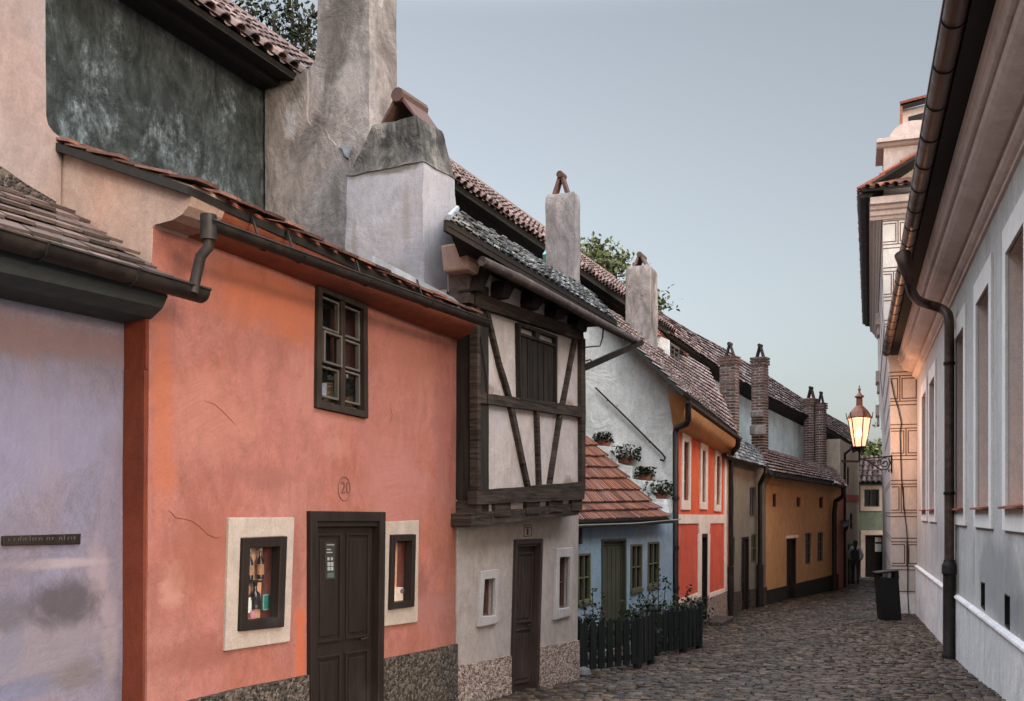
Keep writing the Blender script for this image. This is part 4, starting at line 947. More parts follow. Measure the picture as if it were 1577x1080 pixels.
gp = WG.poly([(868, 440), (900, 470), (925, 490), (985, 545), (1030, 585), (1055, 607), (1052, 620), (1041, 632), (1036.5, 645), (1036, 700), (1036, 940), (860, 960)])
gw = MB().prism(WG, gp, -.25, 0, wob=.012).build('gable_wall', M['gablewhite'], oh)
e0, e1 = OF.pt(1054, 606, .40), OF.pt(1138, 672, .40)
g_top = WG.pt(886, 452, .0); rz = WG.pt(925, 489, 0)
sl = e0 - WG.pt(925, 489, .0); k_ = 1.9
r0 = WG.pt(893, 452, .02); r1 = WB.pt(1088, 566, .55)
rf = flat_tiles([e0, e1, r1 + V3(OF.d * 0), r0], 14, .19, rnd=False, lift=.045, jit=.008, th=.024, over=1.08).build('roof', M['t_pink'], oh)
slab([e0, e1, r1, r0], .05).build('roof_deck', M['soffit_dark'], rf)
g0, g1 = OF.pt(1057, 617, .46), OF.pt(1139, 676, .46)
gm = gutter_mb(g0, g1, .055, OF.N); stop_end(gm, g0, .055, OF.N); stop_end(gm, g1, .055, OF.N); gm.build('gutter', M['gutter'], oh, smooth=True)
zg = lambda F, x, n: F.gnd(x, n) - .05
q = OF.pt(1040.5, 660, .09)
dp = MB().tube([OF.pt(1060, 622, .46), OF.pt(1060, 648, .44), OF.pt(1057, 653, .40), OF.pt(1043, 659, .12), q + Vector((0, 0, -.06)), Vector((q.x, q.y, gz(q.y) - .05))], .052, 12)
for zz in (.25, -.6, -1.3): dp.lathe((q.x, q.y, zz), [(.053, -.03), (.066, -.03), (.066, .03), (.053, .03)], 12)
dp.build('downpipe', M['gutter'], oh, smooth=True)
q = OF.pt(1125.5, 700, .10)
dp = MB().tube([OF.pt(1137, 676, .46), OF.pt(1136, 688, .44), OF.pt(1128, 697, .16), q + Vector((0, 0, -.1)), Vector((q.x, q.y, gz(q.y) - .05))], .055, 12)
dp.lathe((q.x, q.y, -1.2), [(.056, -.9), (.07, -.9), (.07, .03), (.056, .03)], 12)
dp.build('downpipe', M['gutter'], oh, smooth=True)
# handrail on the gable, stepped parapet, dormer, chimney
hr = MB().tube([WG.pt(917, 597, .07), WG.pt(960, 639, .07), WG.pt(1008, 687, .07), WG.pt(1020, 699, .07), WG.pt(1024.5, 705, .07), WG.pt(1022, 710, .07), WG.pt(1016.5, 708, .07)], .016, 8)
for x, y in ((935, 614.5), (1000, 679)): hr.tube([WG.pt(x, y, .07), WG.pt(x, y + 3, -.01)], .010, 6)
hr.build('handrail', M['iron'], oh, smooth=True)
sp = MB()
for px in ([(916, 686.5), (952, 689), (951, 723)], [(938, 710), (974, 719), (972.5, 743)], [(967, 737.5), (1012, 742), (1010, 778)], [(998, 767), (1027, 769), (1032, 800)]):
    sp.prism(WG, WG.poly(px + [(px[2][0] - 4, px[2][1] + 4), (px[0][0] - 6, px[0][1] + 2)], .22), 0, .22, wob=.01)
sp.build('stepped_parapet', M['gablewhite'], oh, bevel=.012)
D4 = Fac((0, 0), (.42, 1)); c4, t4, l4 = chim_corners(D4, 963.5, 1001, 1012.5, 19.3)
z0, z1 = zat(575, 19.3), zat(407, 19.3)
ch = MB(); frust(ch, D4, c4, [(0, t4, -.02, l4 + .02, z0), (0, t4, 0, l4, z0 + .6), (0, t4, 0, l4, z1 - .08), (.03, t4 - .03, .03, l4 - .03, z1)])
co = ch.build('chimney', M['chim'], oh, smooth=True, rough=.018); tile_cap(D4, c4, t4 * .18, t4 * .80, .10, l4 * .8, z1 - .005, .26, co, 't_brown', .03)
# dormer: white cheek, dark window, red tiles
a_, b_ = P(1030, 528, 20.6), P(1046, 538, 21.6); dv = (b_ - a_); dv.z = 0; DF = Fac(a_.xy, dv.xy); CK = Fac(a_.xy, DF.N)
dm = MB().prism(CK, CK.poly([(988, 502), (1006, 514), (1030.5, 524), (1030.5, 556), (1012, 532)]), -.06, 0, wob=.008).build('dormer', M['gablewhite'], oh)
dwn = [(1031, 527), (1045, 536), (1044.5, 574), (1032, 560)]
wq_ = Q(DF, dwn); fr = MB(); fr.ring(DF, wq_, wq_.inset(.05), -.05, .02); fr.qbox(DF, wq_, .46, 0, .54, 1, -.03, .01)
for v_ in (.25, .5, .75): fr.qbox(DF, wq_, 0, v_ - .015, 1, v_ + .015, -.03, .005)
fo = fr.build('dormer_window', M['frame_grey'], dm); MB().qbox(DF, wq_, 0, 0, 1, 1, -.04, -.035).build('pane', M['glass'], fo)
d0, d1 = P(985, 499, 19.6), P(1060, 549, 22.6); d2, d3 = d1 + Vector((-.5, .35, .26)), P(1003, 487, 20.4)
flat_tiles([d0, d1, d2, d3], 3, .16, rnd=False, lift=.03, jit=.015, th=.03).build('dormer_roof', M['t_bright'], dm)
slab([d0, d1, d2, d3], .05).build('dormer_deck', M['soffit_dark'], dm)

# ================================================================== OLIVE HOUSE
vh = thing('house', 'narrow drab olive house with grey shingle roof between the orange and ochre houses', 'house', V3(OLF.w(1.6, 0).xy, gz(24)))
vws = [[(1126, 750), (1130.5, 750), (1130, 795), (1125.5, 795)], [(1154.5, 750), (1163.5, 750), (1163, 796), (1154.5, 796)], [(1125.5, 828), (1132, 827), (1131.5, 872), (1125.5, 874)], [(1157, 823.5), (1165, 822.5), (1164.5, 866), (1157, 867)]]
vd = ground_quad(OLF, [(1142, 827.5), (1153, 826.5), 1153, 1141])
vdq = Q(OLF, vd); vdh = [vdq.at(.02, .993), vdq.at(.98, .993), vdq.at(.98, -.02), vdq.at(.02, -.02)]
MB().prism(OLF, OLF.poly([(1118, 700), (1180, 712), (1180, glb(OLF, 1180)), (1118, glb(OLF, 1118))]), -.3, 0, [Q(OLF, b).pts() for b in vws] + [vdh], hd=.12).build('wall', M['olive'], vh)
for i, b in enumerate(vws): window(OLF, vh, b, n_out=-.01, n_pane=-.04, fw=.035, cols=2, rows=1 if i < 2 else 2, bar=.03, mat='frame_grey' if i < 2 else 'frame_olive')
door(OLF, vh, vd, n_out=.01, n_leaf=-.05, fw=.05, mat='door')
MB().prism(OLF, OLF.poly([(1118, 914), (1141, 910), (1141, glb(OLF, 1141)), (1118, glb(OLF, 1118))]), -.02, .025).prism(OLF, OLF.poly([(1153.5, 908), (1180, 904), (1180, glb(OLF, 1180)), (1153.5, glb(OLF, 1153))]), -.02, .025).build('plinth', M['rub_dark'], vh)
e0, e1 = OLF.pt(1117, 703, .3), OLF.pt(1181, 720, .3); r0, r1 = OLF.pt(1128, 670, -.5), OLF.pt(1168, 690, -.8)
rf = flat_tiles([e0, e1, r1, r0], 7, .16, rnd=False, lift=.02, th=.014, jit=.01).build('roof', M['t_slate_dark'], vh); slab([e0, e1, r1, r0], .05).build('roof_deck', M['soffit_dark'], rf)
q = OLF.pt(1170.5, 740, .12)
MB().tube([OLF.pt(1180, 716, .30), OLF.pt(1179, 728, .3), OLF.pt(1172, 742, .16), q + Vector((0, 0, -.1)), Vector((q.x, q.y, gz(q.y)))], .055, 12).lathe((q.x, q.y, -1.3), [(.056, -1.1), (.085, -1.1), (.085, .03), (.056, .03)], 12).build('downpipe', M['gutter'], vh, smooth=True)

# ================================================================== OCHRE HOUSE
yh = thing('house', 'ochre yellow house with long pinkish tiled roof and three tiny upper windows', 'house', V3(YF.w(3.5, 0).xy, gz(29)))
yw = [[(1190, 760), (1196, 760), (1196, 781), (1190, 781)], [(1227, 765), (1233, 766), (1233, 781), (1227, 781)], [(1261.5, 766), (1268, 765), (1268, 783), (1261.5, 783)],
      [(1240.5, 821), (1250, 820.5), (1249.5, 868), (1240.5, 869.5)], [(1259.5, 820), (1268.5, 819.5), (1268, 864), (1259, 866)]]
yd = ground_quad(YF, [(1211.5, 828), (1225, 826.5), 1225, 1211.5])
ydq = Q(YF, yd); ydh = [ydq.at(.02, .993), ydq.at(.98, .993), ydq.at(.98, -.02), ydq.at(.02, -.02)]
MB().prism(YF, YF.poly([(1173, 725), (1292, 740), (1290, glb(YF, 1290)), (1173, glb(YF, 1173))]), -.4, 0, [Q(YF, b).pts() for b in yw] + [ydh], hd=.14).build('wall', M['yellow'], yh)
for i, b in enumerate(yw): window(YF, yh, b, n_out=-.02, n_pane=-.06, fw=.035, cols=1 if i < 3 else 2, rows=1 if i < 3 else 3, bar=.03, mat='frame_red' if i < 3 else 'frame_grey')
door(YF, yh, yd, n_out=.02, n_leaf=-.06, fw=.06, mat='door')
q_ = Q(YF, [(1210, 825.5), (1226, 824), (1226, 828), (1210, 829.5)]); MB().qbox(YF, q_, 0, 0, 1, 1, 0, .07).build('door_lintel', M['cream'], yh)
for xa, xb in ((1174, 1211.5), (1225, 1290)):
    yl = lambda x: 910 - (x - 1178) * .235
    MB().prism(YF, YF.poly([(xa, yl(xa)), (xb, yl(xb)), (xb, glb(YF, xb)), (xa, glb(YF, xa))]), -.03, .03).build('plinth', M['soffit_dark'], yh)
e0, e1 = YF.pt(1190, 729, .35), YF.pt(1302, 747, .35)
r0, r1 = P(1141, 682, 27.4), P(1282, 723, 33.2)
rf = flat_tiles([e0, e1, r1, r0], 8, .24, rnd=False, lift=.075, jit=.008, th=.035, over=1.06).build('roof', M['t_pink'], yh); slab([e0, e1, r1, r0], .06).build('roof_deck', M['soffit_dark'], rf)
g0, g1 = YF.pt(1191, 732, .42), YF.pt(1301, 749, .42); gm = gutter_mb(g0, g1, .06, YF.N); stop_end(gm, g0, .06, YF.N); stop_end(gm, g1, .06, YF.N); gm.build('gutter', M['gutter'], yh, smooth=True)
YG = YF.perp(1179)
MB().prism(YG, YG.poly([(1174, 724), (1190, 727), (1190, 731), (1184, 743), (1179, 753), (1174, 756)]), -.12, .0).build('eaves_corbel', plaster('ochre_corbel_plaster', (.56, .30, .10), (.5, .26, .09), (.36, .18, .07), None, 33), yh)
q = YF.pt(1285, 790, .14)
MB().tube([YF.pt(1299, 750, .42), YF.pt(1299, 764, .42), YF.pt(1287, 772, .16), q, Vector((q.x, q.y, gz(q.y)))], .075, 12).build('downpipe', M['gutter'], yh, smooth=True)
DB = WB
for (xl_, xc, xr_, Yc, yt, yb, kind, hasc) in ((1108, 1131.5, 1138.5, 25.4, 548, 705, oh, 1), (1157, 1176, 1183.5, 27.4, 549, 705, yh, 1), (1237.5, 1253, 1260, 32.1, 612, 735, yh, 1), (1255, 1268, 1273, 32.0, 620, 745, yh, 1)):
    c_, t_, l_ = chim_corners(DB, xl_, xc, xr_, Yc); z0, z1 = zat(yb, Yc), zat(yt, Yc)
    co = brick_stack(DB, c_, t_, l_, z0, z1, kind)
    if hasc: tile_cap(DB, c_, t_ * .12, t_ * .80, .08, l_ * .7, z1 - .01, .36, co, 'hood', .03)

# ================================================================== UPPER GALLERY along the old town wall
ga = thing('gallery_building', 'long dark plastered upper gallery with barrel tiled roof behind the near houses', 'building', V3(WA.w(8, 0).xy, gz(14)))
sA0, sA1 = WA.sz(-60, 0)[0] - 1.0, WA.sz(1012, 480)[0]
mbw = MB().prism(WA, [(sA0, -2.6), (sA1, -2.6), (sA1, 4.46), (sA0, 4.46)], -2.6, 0).build('wall', M['darkgreen'], ga)
MB().sweep(WA, [(0, 4.40), (.15, 4.42), (.17, 4.40), (.23, 4.41), (.24, 4.46), (.41, 4.43), (.43, 4.43), (.43, 4.50), (-.2, 4.52)], sA0, sA1).build('eaves_board', M['soffit_dark'], ga)
zeA, zrA = 4.44, 5.86
cA = [WA.w(sA0, zeA + .02, .46), WA.w(sA1, zeA + .12, .46), WA.w(sA1, zrA + .2, -1.2), WA.w(sA0, zrA, -1.2)]
rf = barrel_tiles(cA, 7, .21, r=.078).build('roof', M['t_brown'], ga); slab(cA, .06).build('roof_deck', M['soffit_dark'], rf)
MB().tube([cA[3] + Vector((0, 0, .03)), cA[2] + Vector((0, 0, .03))], .09, 10).build('ridge', M['t_brown'], rf)
MB().box8([cA[3], cA[2], cA[2] + V3(WA.N * -1.3, -1.5), cA[3] + V3(WA.N * -1.3, -1.5)] + [q + Vector((0, 0, .03)) for q in (cA[3], cA[2], cA[2] + V3(WA.N * -1.3, -1.5), cA[3] + V3(WA.N * -1.3, -1.5))]).build('roof_back', M['t_brown'], rf)
def oldpipe(): pass
MB().beam(P(852, 391, 14.6), P(845, 402, 14.3), .16, .2).build('gutter_end', plain('verdigris_copper', (.10, .26, .21), .6), ga)

gb = thing('gallery_building', 'blue grey upper gallery with long tiled roof behind the brick chimneys', 'building', V3(WB.w(6, 0).xy, gz(30)))
L = WB.sz(1300, 660)[0]
wt = [(0.2, WB.sz(1000, 480)[1]), (WB.sz(1114, 583)[0], WB.sz(1114, 583)[1]), (WB.sz(1167, 614)[0], WB.sz(1167, 614)[1]), (WB.sz(1248, 655)[0], WB.sz(1248, 655)[1]), (L, WB.sz(1300, 684)[1])]
sB = WB.sz(1084, 580)[0]; zB = wt[0][1] + (wt[1][1] - wt[0][1]) * (sB - wt[0][0]) / (wt[1][0] - wt[0][0])
wm = MB().prism(WB, [(sB, -3), (L, -3)] + wt[:0:-1] + [(sB, zB)], -2.4, 0); wm.prism(WB, [(0.2, -3), (sB + .01, -3), (sB + .01, zB - .05), (0.2, wt[0][1] - .05)], -2.3, -1.1)
wm.build('wall', M['bluegrey'], gb)
ev = [(1000, 494), (1060, 534), (1114, 571), (1167, 603), (1248, 644), (1322, 689)]; rd = [(1003, 473), (1066, 511), (1114, 536), (1183, 579), (1272, 637), (1330, 668)]
ro = MB(); dk = MB()
for i in range(5):
    c_ = [WB.pt(*ev[i], .35), WB.pt(*ev[i + 1], .35), WB.pt(*rd[i + 1], -1.4), WB.pt(*rd[i], -1.4)]
    t_ = flat_tiles(c_, 8, .2, rnd=True, lift=.03, jit=.015, th=.022, over=1.15); ro.add(t_.v, t_.f); d_ = slab(c_, .07); dk.add(d_.v, d_.f)
    b_ = [c_[3], c_[2], c_[2] + V3(WB.N * -1.2, -1.4), c_[3] + V3(WB.N * -1.2, -1.4)]; dk.box8(b_ + [q - Vector((0, 0, .03)) for q in b_])
rf = ro.build('roof', M['t_brown'], gb); dk.build('roof_deck', M['soffit_dark'], rf)
ebm = MB()
for i in range(5):
    a_, b_ = WB.pt(ev[i][0], ev[i][1] + 5, .30), WB.pt(ev[i + 1][0], ev[i + 1][1] + 5, .30); a2, b2 = V3(a_.xy - WB.N * .3, a_.z - .12), V3(b_.xy - WB.N * .3, b_.z - .12)
    ebm.box8([a_, b_, b2, a2, a_ + Vector((0, 0, .08)), b_ + Vector((0, 0, .08)), b2 + Vector((0, 0, .2)), a2 + Vector((0, 0, .2))])
ebm.build('eaves_board', M['soffit_dark'], gb)
for (xa, ya, xb, yb, Yq) in ((1158, 655, 1176, 670, 27.3), (1160, 633, 1172, 643, 27.3)):
    MB().beam(P(xa, (ya + yb) / 2, Yq), P(xb, (ya + yb) / 2, Yq + .1), .3, (yb - ya) / F_PX * Yq).build('chimney_niche_block', M['chim'], yh, bevel=.03)

# ================================================================== FAR END: pink, cream and green houses
PF = fac2(1286, 31.3, 1298, 33.0)
ph = thing('house', 'sliver of a pink house beyond the ochre house', 'house', V3(PF.w(.9, 0).xy, gz(32)))
MB().prism(PF, PF.poly([(1286, 735), (1299, 738), (1299, glb(PF, 1299)), (1286, glb(PF, 1286))]), -1.5, 0).build('wall', M['pink'], ph)
c_ = [PF.pt(1284, 745, .3), PF.pt(1304, 752, .3), PF.pt(1300, 728, -.8), PF.pt(1280, 720, -.8)]
rf = flat_tiles(c_, 4, .2, rnd=False, lift=.03, th=.03).build('roof', M['t_pink'], ph); slab(c_, .06).build('roof_deck', M['soffit_dark'], rf)
CF = fac2(1297, 33.2, 1322, 38.5)
chs = thing('house', 'tall cream white house with a red band near the lane end', 'house', V3(CF.w(2, 0).xy, gz(36)))
chol = [[(1304.5, 718), (1308, 720), (1308, 750), (1304.5, 749)], [(1309, 790), (1313, 790), (1313, 815), (1309, 815)]]
cd = ground_quad(CF, [(1306, 838), (1311.5, 838), 1311.5, 1306])
MB().prism(CF, CF.poly([(1294, 676), (1323, 694), (1322.5, glb(CF, 1322)), (1294, glb(CF, 1294))]), -2, 0, [Q(CF, b).pts() for b in chol], hd=.15).build('wall', M['creamwhite'], chs)
for b in chol: window(CF, chs, b, n_out=-.02, n_pane=-.06, fw=.05, cols=1, rows=2, bar=.03, mat='door')
door(CF, chs, cd, n_out=.03, n_leaf=.008, fw=.06, mat='door', knob=False, panels=((.1, .05, .9, .45), (.1, .5, .9, .95)))
MB().qbox(CF, Q(CF, [(1295, 761), (1322.5, 763), (1322.5, 773), (1295, 773)]), 0, 0, 1, 1, -.01, .02).build('red_band', M['redband'], chs)
q = CF.pt(1301, 690, .12)
MB().tube([CF.pt(1310, 686, .3), CF.pt(1309, 693, .3), CF.pt(1301.5, 699, .14), q + Vector((0, 0, -.4)), Vector((q.x, q.y, gz(q.y)))], .042, 10).build('downpipe', M['gutter'], chs, smooth=True)
c_ = [CF.pt(1299, 811, .55), CF.pt(1308, 808, .55), CF.pt(1308, 800, 0), CF.pt(1296, 801, 0)]
dk = slab(c_, .05); dk.beam(CF.pt(1300, 822, 0), CF.pt(1305, 812, .5), .05, .05); dk.build('door_canopy', M['soffit_dark'], chs)
GF = fac2(1317, 40.2, 1425, 40.2)
gh = thing('house', 'sage green house with steep barrel tiled roof closing the far end of the lane', 'house', V3(GF.w(1.4, 0).xy, gz(40)))
gw_ = [(1330.5, 754), (1353.5, 754), (1353.5, 780.5), (1330.5, 780.5)]
gd = ground_quad(GF, [(1332, 824), (1362, 824), 1362, 1332])
gdq = Q(GF, gd); gdh = [gdq.at(.01, .99), gdq.at(.99, .99), gdq.at(.99, -.02), gdq.at(.01, -.02)]
MB().prism(GF, GF.poly([(1319, 742), (1425, 742), (1425, glb(GF, 1425)), (1319, glb(GF, 1319))]), -3, 0, [Q(GF, gw_).pts(), gdh], hd=.3).build('wall', M['green'], gh)
window(GF, gh, gw_, n_out=-.05, n_pane=-.10, fw=.06, cols=2, rows=1, bar=.06, mat='frame_grey', sur=[(1325, 748), (1358, 748), (1358, 787), (1325, 787)], sur_n=.04, surmat='cream')
door(GF, gh, gd, n_out=-.05, n_leaf=-.2, fw=.06, mat='door')
MB().ring(GF, Q(GF, [(1325.5, 817), (1368, 817), (1368, gd[2][1]), (1325.5, gd[2][1])]), Q(GF, [(1332, 824), (1362, 824), (1362, gd[2][1] - .1), (1332, gd[2][1] - .1)]), -.02, .04).build('door_surround', M['cream'], gh)
c_ = [GF.pt(1317, 743, .35), GF.pt(1428, 743, .35), GF.pt(1428, 704, -1.0), GF.pt(1323, 704, -1.0)]
rf = barrel_tiles(c_, 5, .21, r=.085).build('roof', M['t_brown'], gh); slab(c_, .08).build('roof_deck', M['soffit_dark'], rf)
po = tag(MB().qbox(GF, Q(GF, [(1350, 828), (1360.5, 828), (1360.5, 850), (1350, 850)]), 0, 0, 1, 1, -.18, -.165).build('poster', M['paper']), 'small pale poster hung on the dark door of the green house', 'poster')
MB().qbox(GF, Q(GF, [(1350.3, 835), (1360.2, 835), (1360.2, 838), (1350.3, 838)]), 0, 0, 1, 1, -.165, -.163).build('dark_band', M['dark'], po)
GR = GF.pt(1329, 893, 0)
def plant_pot(name, label, base, r, h, leaf_n, lr, mat='leaf_dark', pot='terracotta', cat='flower pot', group=None, oval=1.0, dirv=None, flowers=None):
    t = thing(name, label, cat, base, group); b = Vector(base)
    pm_ = MB().lathe((0, 0, 0), [(r * .72, 0), (r, h), (r * 1.08, h), (r * 1.08, h * .86)][:3] + [(r * .9, h), (r * .85, h * .8)], 14)
    dx = Vector(dirv) if dirv else Vector((1, 0, 0)); dy = Vector((-dx.y, dx.x, 0))
    pm_.v = [b + dx * (q.x * oval) + dy * q.y + Vector((0, 0, q.z)) for q in pm_.v]; pm_.build('pot', M[pot], t, smooth=True)
    lf = MB(); rn = random.Random(hash(label) & 0xffff if False else len(label) * 7 + int(base[0] * 100))
    for k in range(leaf_n * 3):
        a = rn.uniform(0, 6.283); rr = rn.random() ** .5 * lr; up = h + rn.random() ** 1.3 * lr * 1.25
        q = b + dx * (math.cos(a) * rr * oval) + dy * (math.sin(a) * rr) + Vector((0, 0, up - rr * .35)); leaf(lf, q, rn.uniform(.02, .042), rn)
    for k in range(5):
        a = rn.uniform(0, 6.283); lf.tube([b + Vector((0, 0, h * .8)), b + Vector((math.cos(a) * lr * .6, math.sin(a) * lr * .6, h + lr * rn.uniform(.5, 1.2)))], .004, 4)
    lf.build('plant', M[mat], t)
    if flowers:
        fl = MB()
        for k in range(flowers[1]):
            a = rn.uniform(0, 6.283); rr = rn.random() ** .5 * lr; q = b + dx * (math.cos(a) * rr * oval) + dy * math.sin(a) * rr + Vector((0, 0, h + rn.uniform(.4, 1.2) * lr))
            for e in range(3): leaf(fl, q, .018, rn)
        fl.build('blossom', M[flowers[0]], t)
    return t
def leaf(mb, q, s_, rn):
    n = Vector((rn.gauss(0, 1), rn.gauss(0, 1), rn.gauss(0, 1) + .6)).normalized(); x = n.orthogonal().normalized(); x = (Matrix.Rotation(rn.uniform(0, 6.28), 3, n) @ x); y = n.cross(x)
    mb.add([q - x * s_, q - x * s_ * .2 + y * s_ * .55 + n * s_ * .1, q + x * s_ * .9 - n * s_ * .15, q - x * s_ * .2 - y * s_ * .55 + n * s_ * .1], [(0, 1, 2), (0, 2, 3)])
M['flower_red'] = plain('red_petals', (.35, .06, .05), .7); M['flower_white'] = plain('white_petals', (.7, .66, .62), .7); M['flower_pink'] = plain('pink_petals', (.5, .2, .22), .7)
plant_pot('planter', 'low green planter by the foot of the cream house', (12.85, 38.3, gz(38.3)), .16, .3, 60, .2, pot='fence', cat='planter')

# ================================================================== RIGHT BUILDING
rb = thing('building', 'long blue grey building with white window surrounds and heavy brown cornice on the right', 'building', V3(RW.w(9, 0).xy, gz(13)))
sN = 19.2
rws = [([(1548, 347), (1580, 300), (1580, 823), (1548, 820)], None), ([(1503, 435), (1530.3, 386), (1530.5, 815.5), (1503, 812)], None), ([(1470.5, 497), (1489.2, 464), (1489.7, 810.5), (1470.5, 809)], None),
       ([(1432, 573), (1442.7, 555.5), (1443, 807), (1432, 806)], None), ([(1420.5, 590), (1429, 578), (1429, 806), (1420.5, 805)], None)]
hs_ = []
for px, _ in rws:
    a0, z1 = RW.sz(px[0][0], 400); a1 = RW.sz(px[1][0], 400)[0]
    if px[0][0] == 1548: a1 = a0 + 1.45
    hs_.append((a0, a1))
ZT, ZB = 2.655, -.165
holes = [[(a0 + .20, ZB + .20), (a1 - .20, ZB + .20), (a1 - .20, ZT - .26), (a0 + .20, ZT - .26)] for a0, a1 in hs_]
vents = [Q(RW, [(1511.5, 896), (1517, 898), (1517, 941), (1511.5, 934)]), Q(RW, [(1548, 914), (1555.5, 919), (1555.5, 971), (1548, 963)])]
MB().prism(RW, [(0.0, -2.9), (sN, -2.9), (sN, 3.6), (0.0, 3.6)], -6, 0, holes + [v_.pts() for v_ in vents], hd=.22, back=False).build('wall', M['grey'], rb)
MB().rbox(RW, sN - .01, -2.9, sN + .3, 3.6, -6, -.002).build('cut_end_wall', M['grey'], rb)  # made-up end: building cut short out of view so the low sun passes
for (x, y, rx, rz, c, a) in ((1540, 900, 2.2, .6, (.20, .195, .20), .6), (1577, 960, 1.2, .3, (.19, .185, .185), .6), (1445, 830, 1.6, .5, (.25, .245, .25), .4), (1500, 860, .15, .6, (.22, .215, .22), .5), (1430, 700, 2.5, 1.2, (.44, .40, .43), .5)):
    smudge(M['grey'], rb, RW, x, y, 0, rx, rz, c, a)
for (a0, a1) in hs_:
    so = Q.__new__(Q); so.c = [Vector(t) for t in ((a0, ZT), (a1, ZT), (a1, ZB), (a0, ZB))]; so.W = a1 - a0; so.H = ZT - ZB
    si = Q.__new__(Q); si.c = [Vector(t) for t in ((a0 + .20, ZT - .26), (a1 - .20, ZT - .26), (a1 - .20, ZB + .2), (a0 + .20, ZB + .2))]; si.W = si.H = 1
    wo = MB().ring(RW, so, si, -.02, .028).build('window', M['trimwhite'], rb, bevel=.005)
    MB().box8([RW.w(a, z, n) for n in (-.222, -.21) for a, z in ((a0 + .1, ZB + .1), (a1 - .1, ZB + .1), (a1 - .1, ZT - .2), (a0 + .1, ZT - .2))]).build('pane', M['glass'], wo)
    jm = MB(); jd = .004
    jm.rbox(RW, a0 + .195, ZB + .2, a0 + .204, ZT - .255, -.21, -.01).rbox(RW, a1 - .204, ZB + .2, a1 - .195, ZT - .255, -.21, -.01)
    jm.build('jamb', M['niche'], wo); MB().rbox(RW, a0 + .204, ZT - .266, a1 - .204, ZT - .257, -.21, -.012).build('window_head', M['cornice'], wo)
    sl = MB()
    for k in range(5):
        w_ = (a1 - a0 - .34) / 5; b0 = a0 + .17 + k * w_
        sl.box8([RW.w(b0 + .004, ZB + .2, .085), RW.w(b0 + w_ - .004, ZB + .2, .085), RW.w(b0 + w_ - .004, ZB + .222, .085), RW.w(b0 + .004, ZB + .222, .085), RW.w(b0 + .004, ZB + .23, -.20), RW.w(b0 + w_ - .004, ZB + .23, -.20), RW.w(b0 + w_ - .004, ZB + .26, -.20), RW.w(b0 + .004, ZB + .26, -.20)])
    sl.build('sill', M['t_bright'], wo)
for v_ in vents:
    fr = MB().ring(RW, v_, v_.inset(.012), -.06, .006).build('cellar_vent', M['iron'], rb); MB().qbox(RW, v_, -.02, -.02, 1.02, 1.02, -.09, -.08).build('grille', M['dark'], fr)
pp = [(0, -2.9), (sN, -2.9)]; zpl = lambda a: RW.sz(1414, 883)[1]
MB().prism(RW, [(0.0, -2.9), (sN, -2.9), (sN, -1.12), (10, -1.15), (5, -1.18), (0.0, -1.24)], -.05, .035, wob=.006, step=.3).build('plinth', M['plinthwhite'], rb)
MB().sweep(RW, [(.0, -1.235), (.038, -1.235), (.06, -1.215), (.055, -1.195), (.03, -1.18), (.0, -1.175)], 0.0, sN, z_of=lambda a: .12 * a / sN).build('plinth_cap', M['plinthwhite'], rb)
prof = [(-.1, 3.03), (.028, 3.03), (.035, 3.065), (.065, 3.075), (.098, 3.105), (.108, 3.145), (.095, 3.168), (.035, 3.172), (.035, 3.203), (.125, 3.203), (.165, 3.21), (.22, 3.222), (.27, 3.245), (.31, 3.28), (.328, 3.318), (.328, 3.326), (.27, 3.33), (.27, 3.356), (.368, 3.358), (.378, 3.46), (.392, 3.47), (.402, 3.49), (.402, 3.66), (-.1, 3.66)]
MB().sweep(RW, prof, 0.0, sN).build('cornice', M['cornice'], rb)
MB().sweep(RW, [(.40, 3.60), (.56, 3.60), (.56, 3.72), (.40, 3.72)], 0.0, sN).build('soffit', M['soffit_dark'], rb)
zg_ = 3.665; g0, g1 = RW.w(0.02, zg_, .645), RW.w(sN, zg_, .645)
gm = gutter_mb(g0, g1, .088, RW.N, 12); stop_end(gm, g0, .088, RW.N, 12); gt = gm.build('gutter', M['copper'], rb, smooth=True)
for k in range(24):
    a = .35 + k * .8; q = RW.w(a, zg_, .645)
    MB().tube([q + V3(RW.N * (-.092 * math.cos(math.pi * j / 8)), -.092 * math.sin(math.pi * j / 8)) for j in range(9)], .0065, 5).build('gutter_hook', M['iron'], gt)
c_ = [RW.w(0, 3.74, .62), RW.w(sN, 3.74, .62), RW.w(sN, 6.0, -2.6), RW.w(0, 6.0, -2.6)]
MB().box8([q - Vector((0, 0, .05)) for q in c_] + c_).build('roof', M['t_red'], rb)
q = RW.w(RW.sz(1462, 700, .11)[0], 0, .11); qb = gz(q.y)
t0 = RW.pt(1402, 398, .645)
pth = [(RW.pt(1390, 392, .74), .105), (RW.pt(1394, 408, .71), .088), (RW.pt(1400, 430, .66), .068), (RW.pt(1403, 444, .63), .064), (RW.pt(1407, 455, .585), .064), (RW.pt(1414, 463, .51), .064), (RW.pt(1426, 468, .39), .064), (RW.pt(1440, 472, .27), .064), (RW.pt(1452, 477, .17), .064), (RW.pt(1460, 485, .12), .064),
       (Vector((q.x, q.y, zat(502, q.y))), .064), (Vector((q.x, q.y, qb - .02)), .064)]
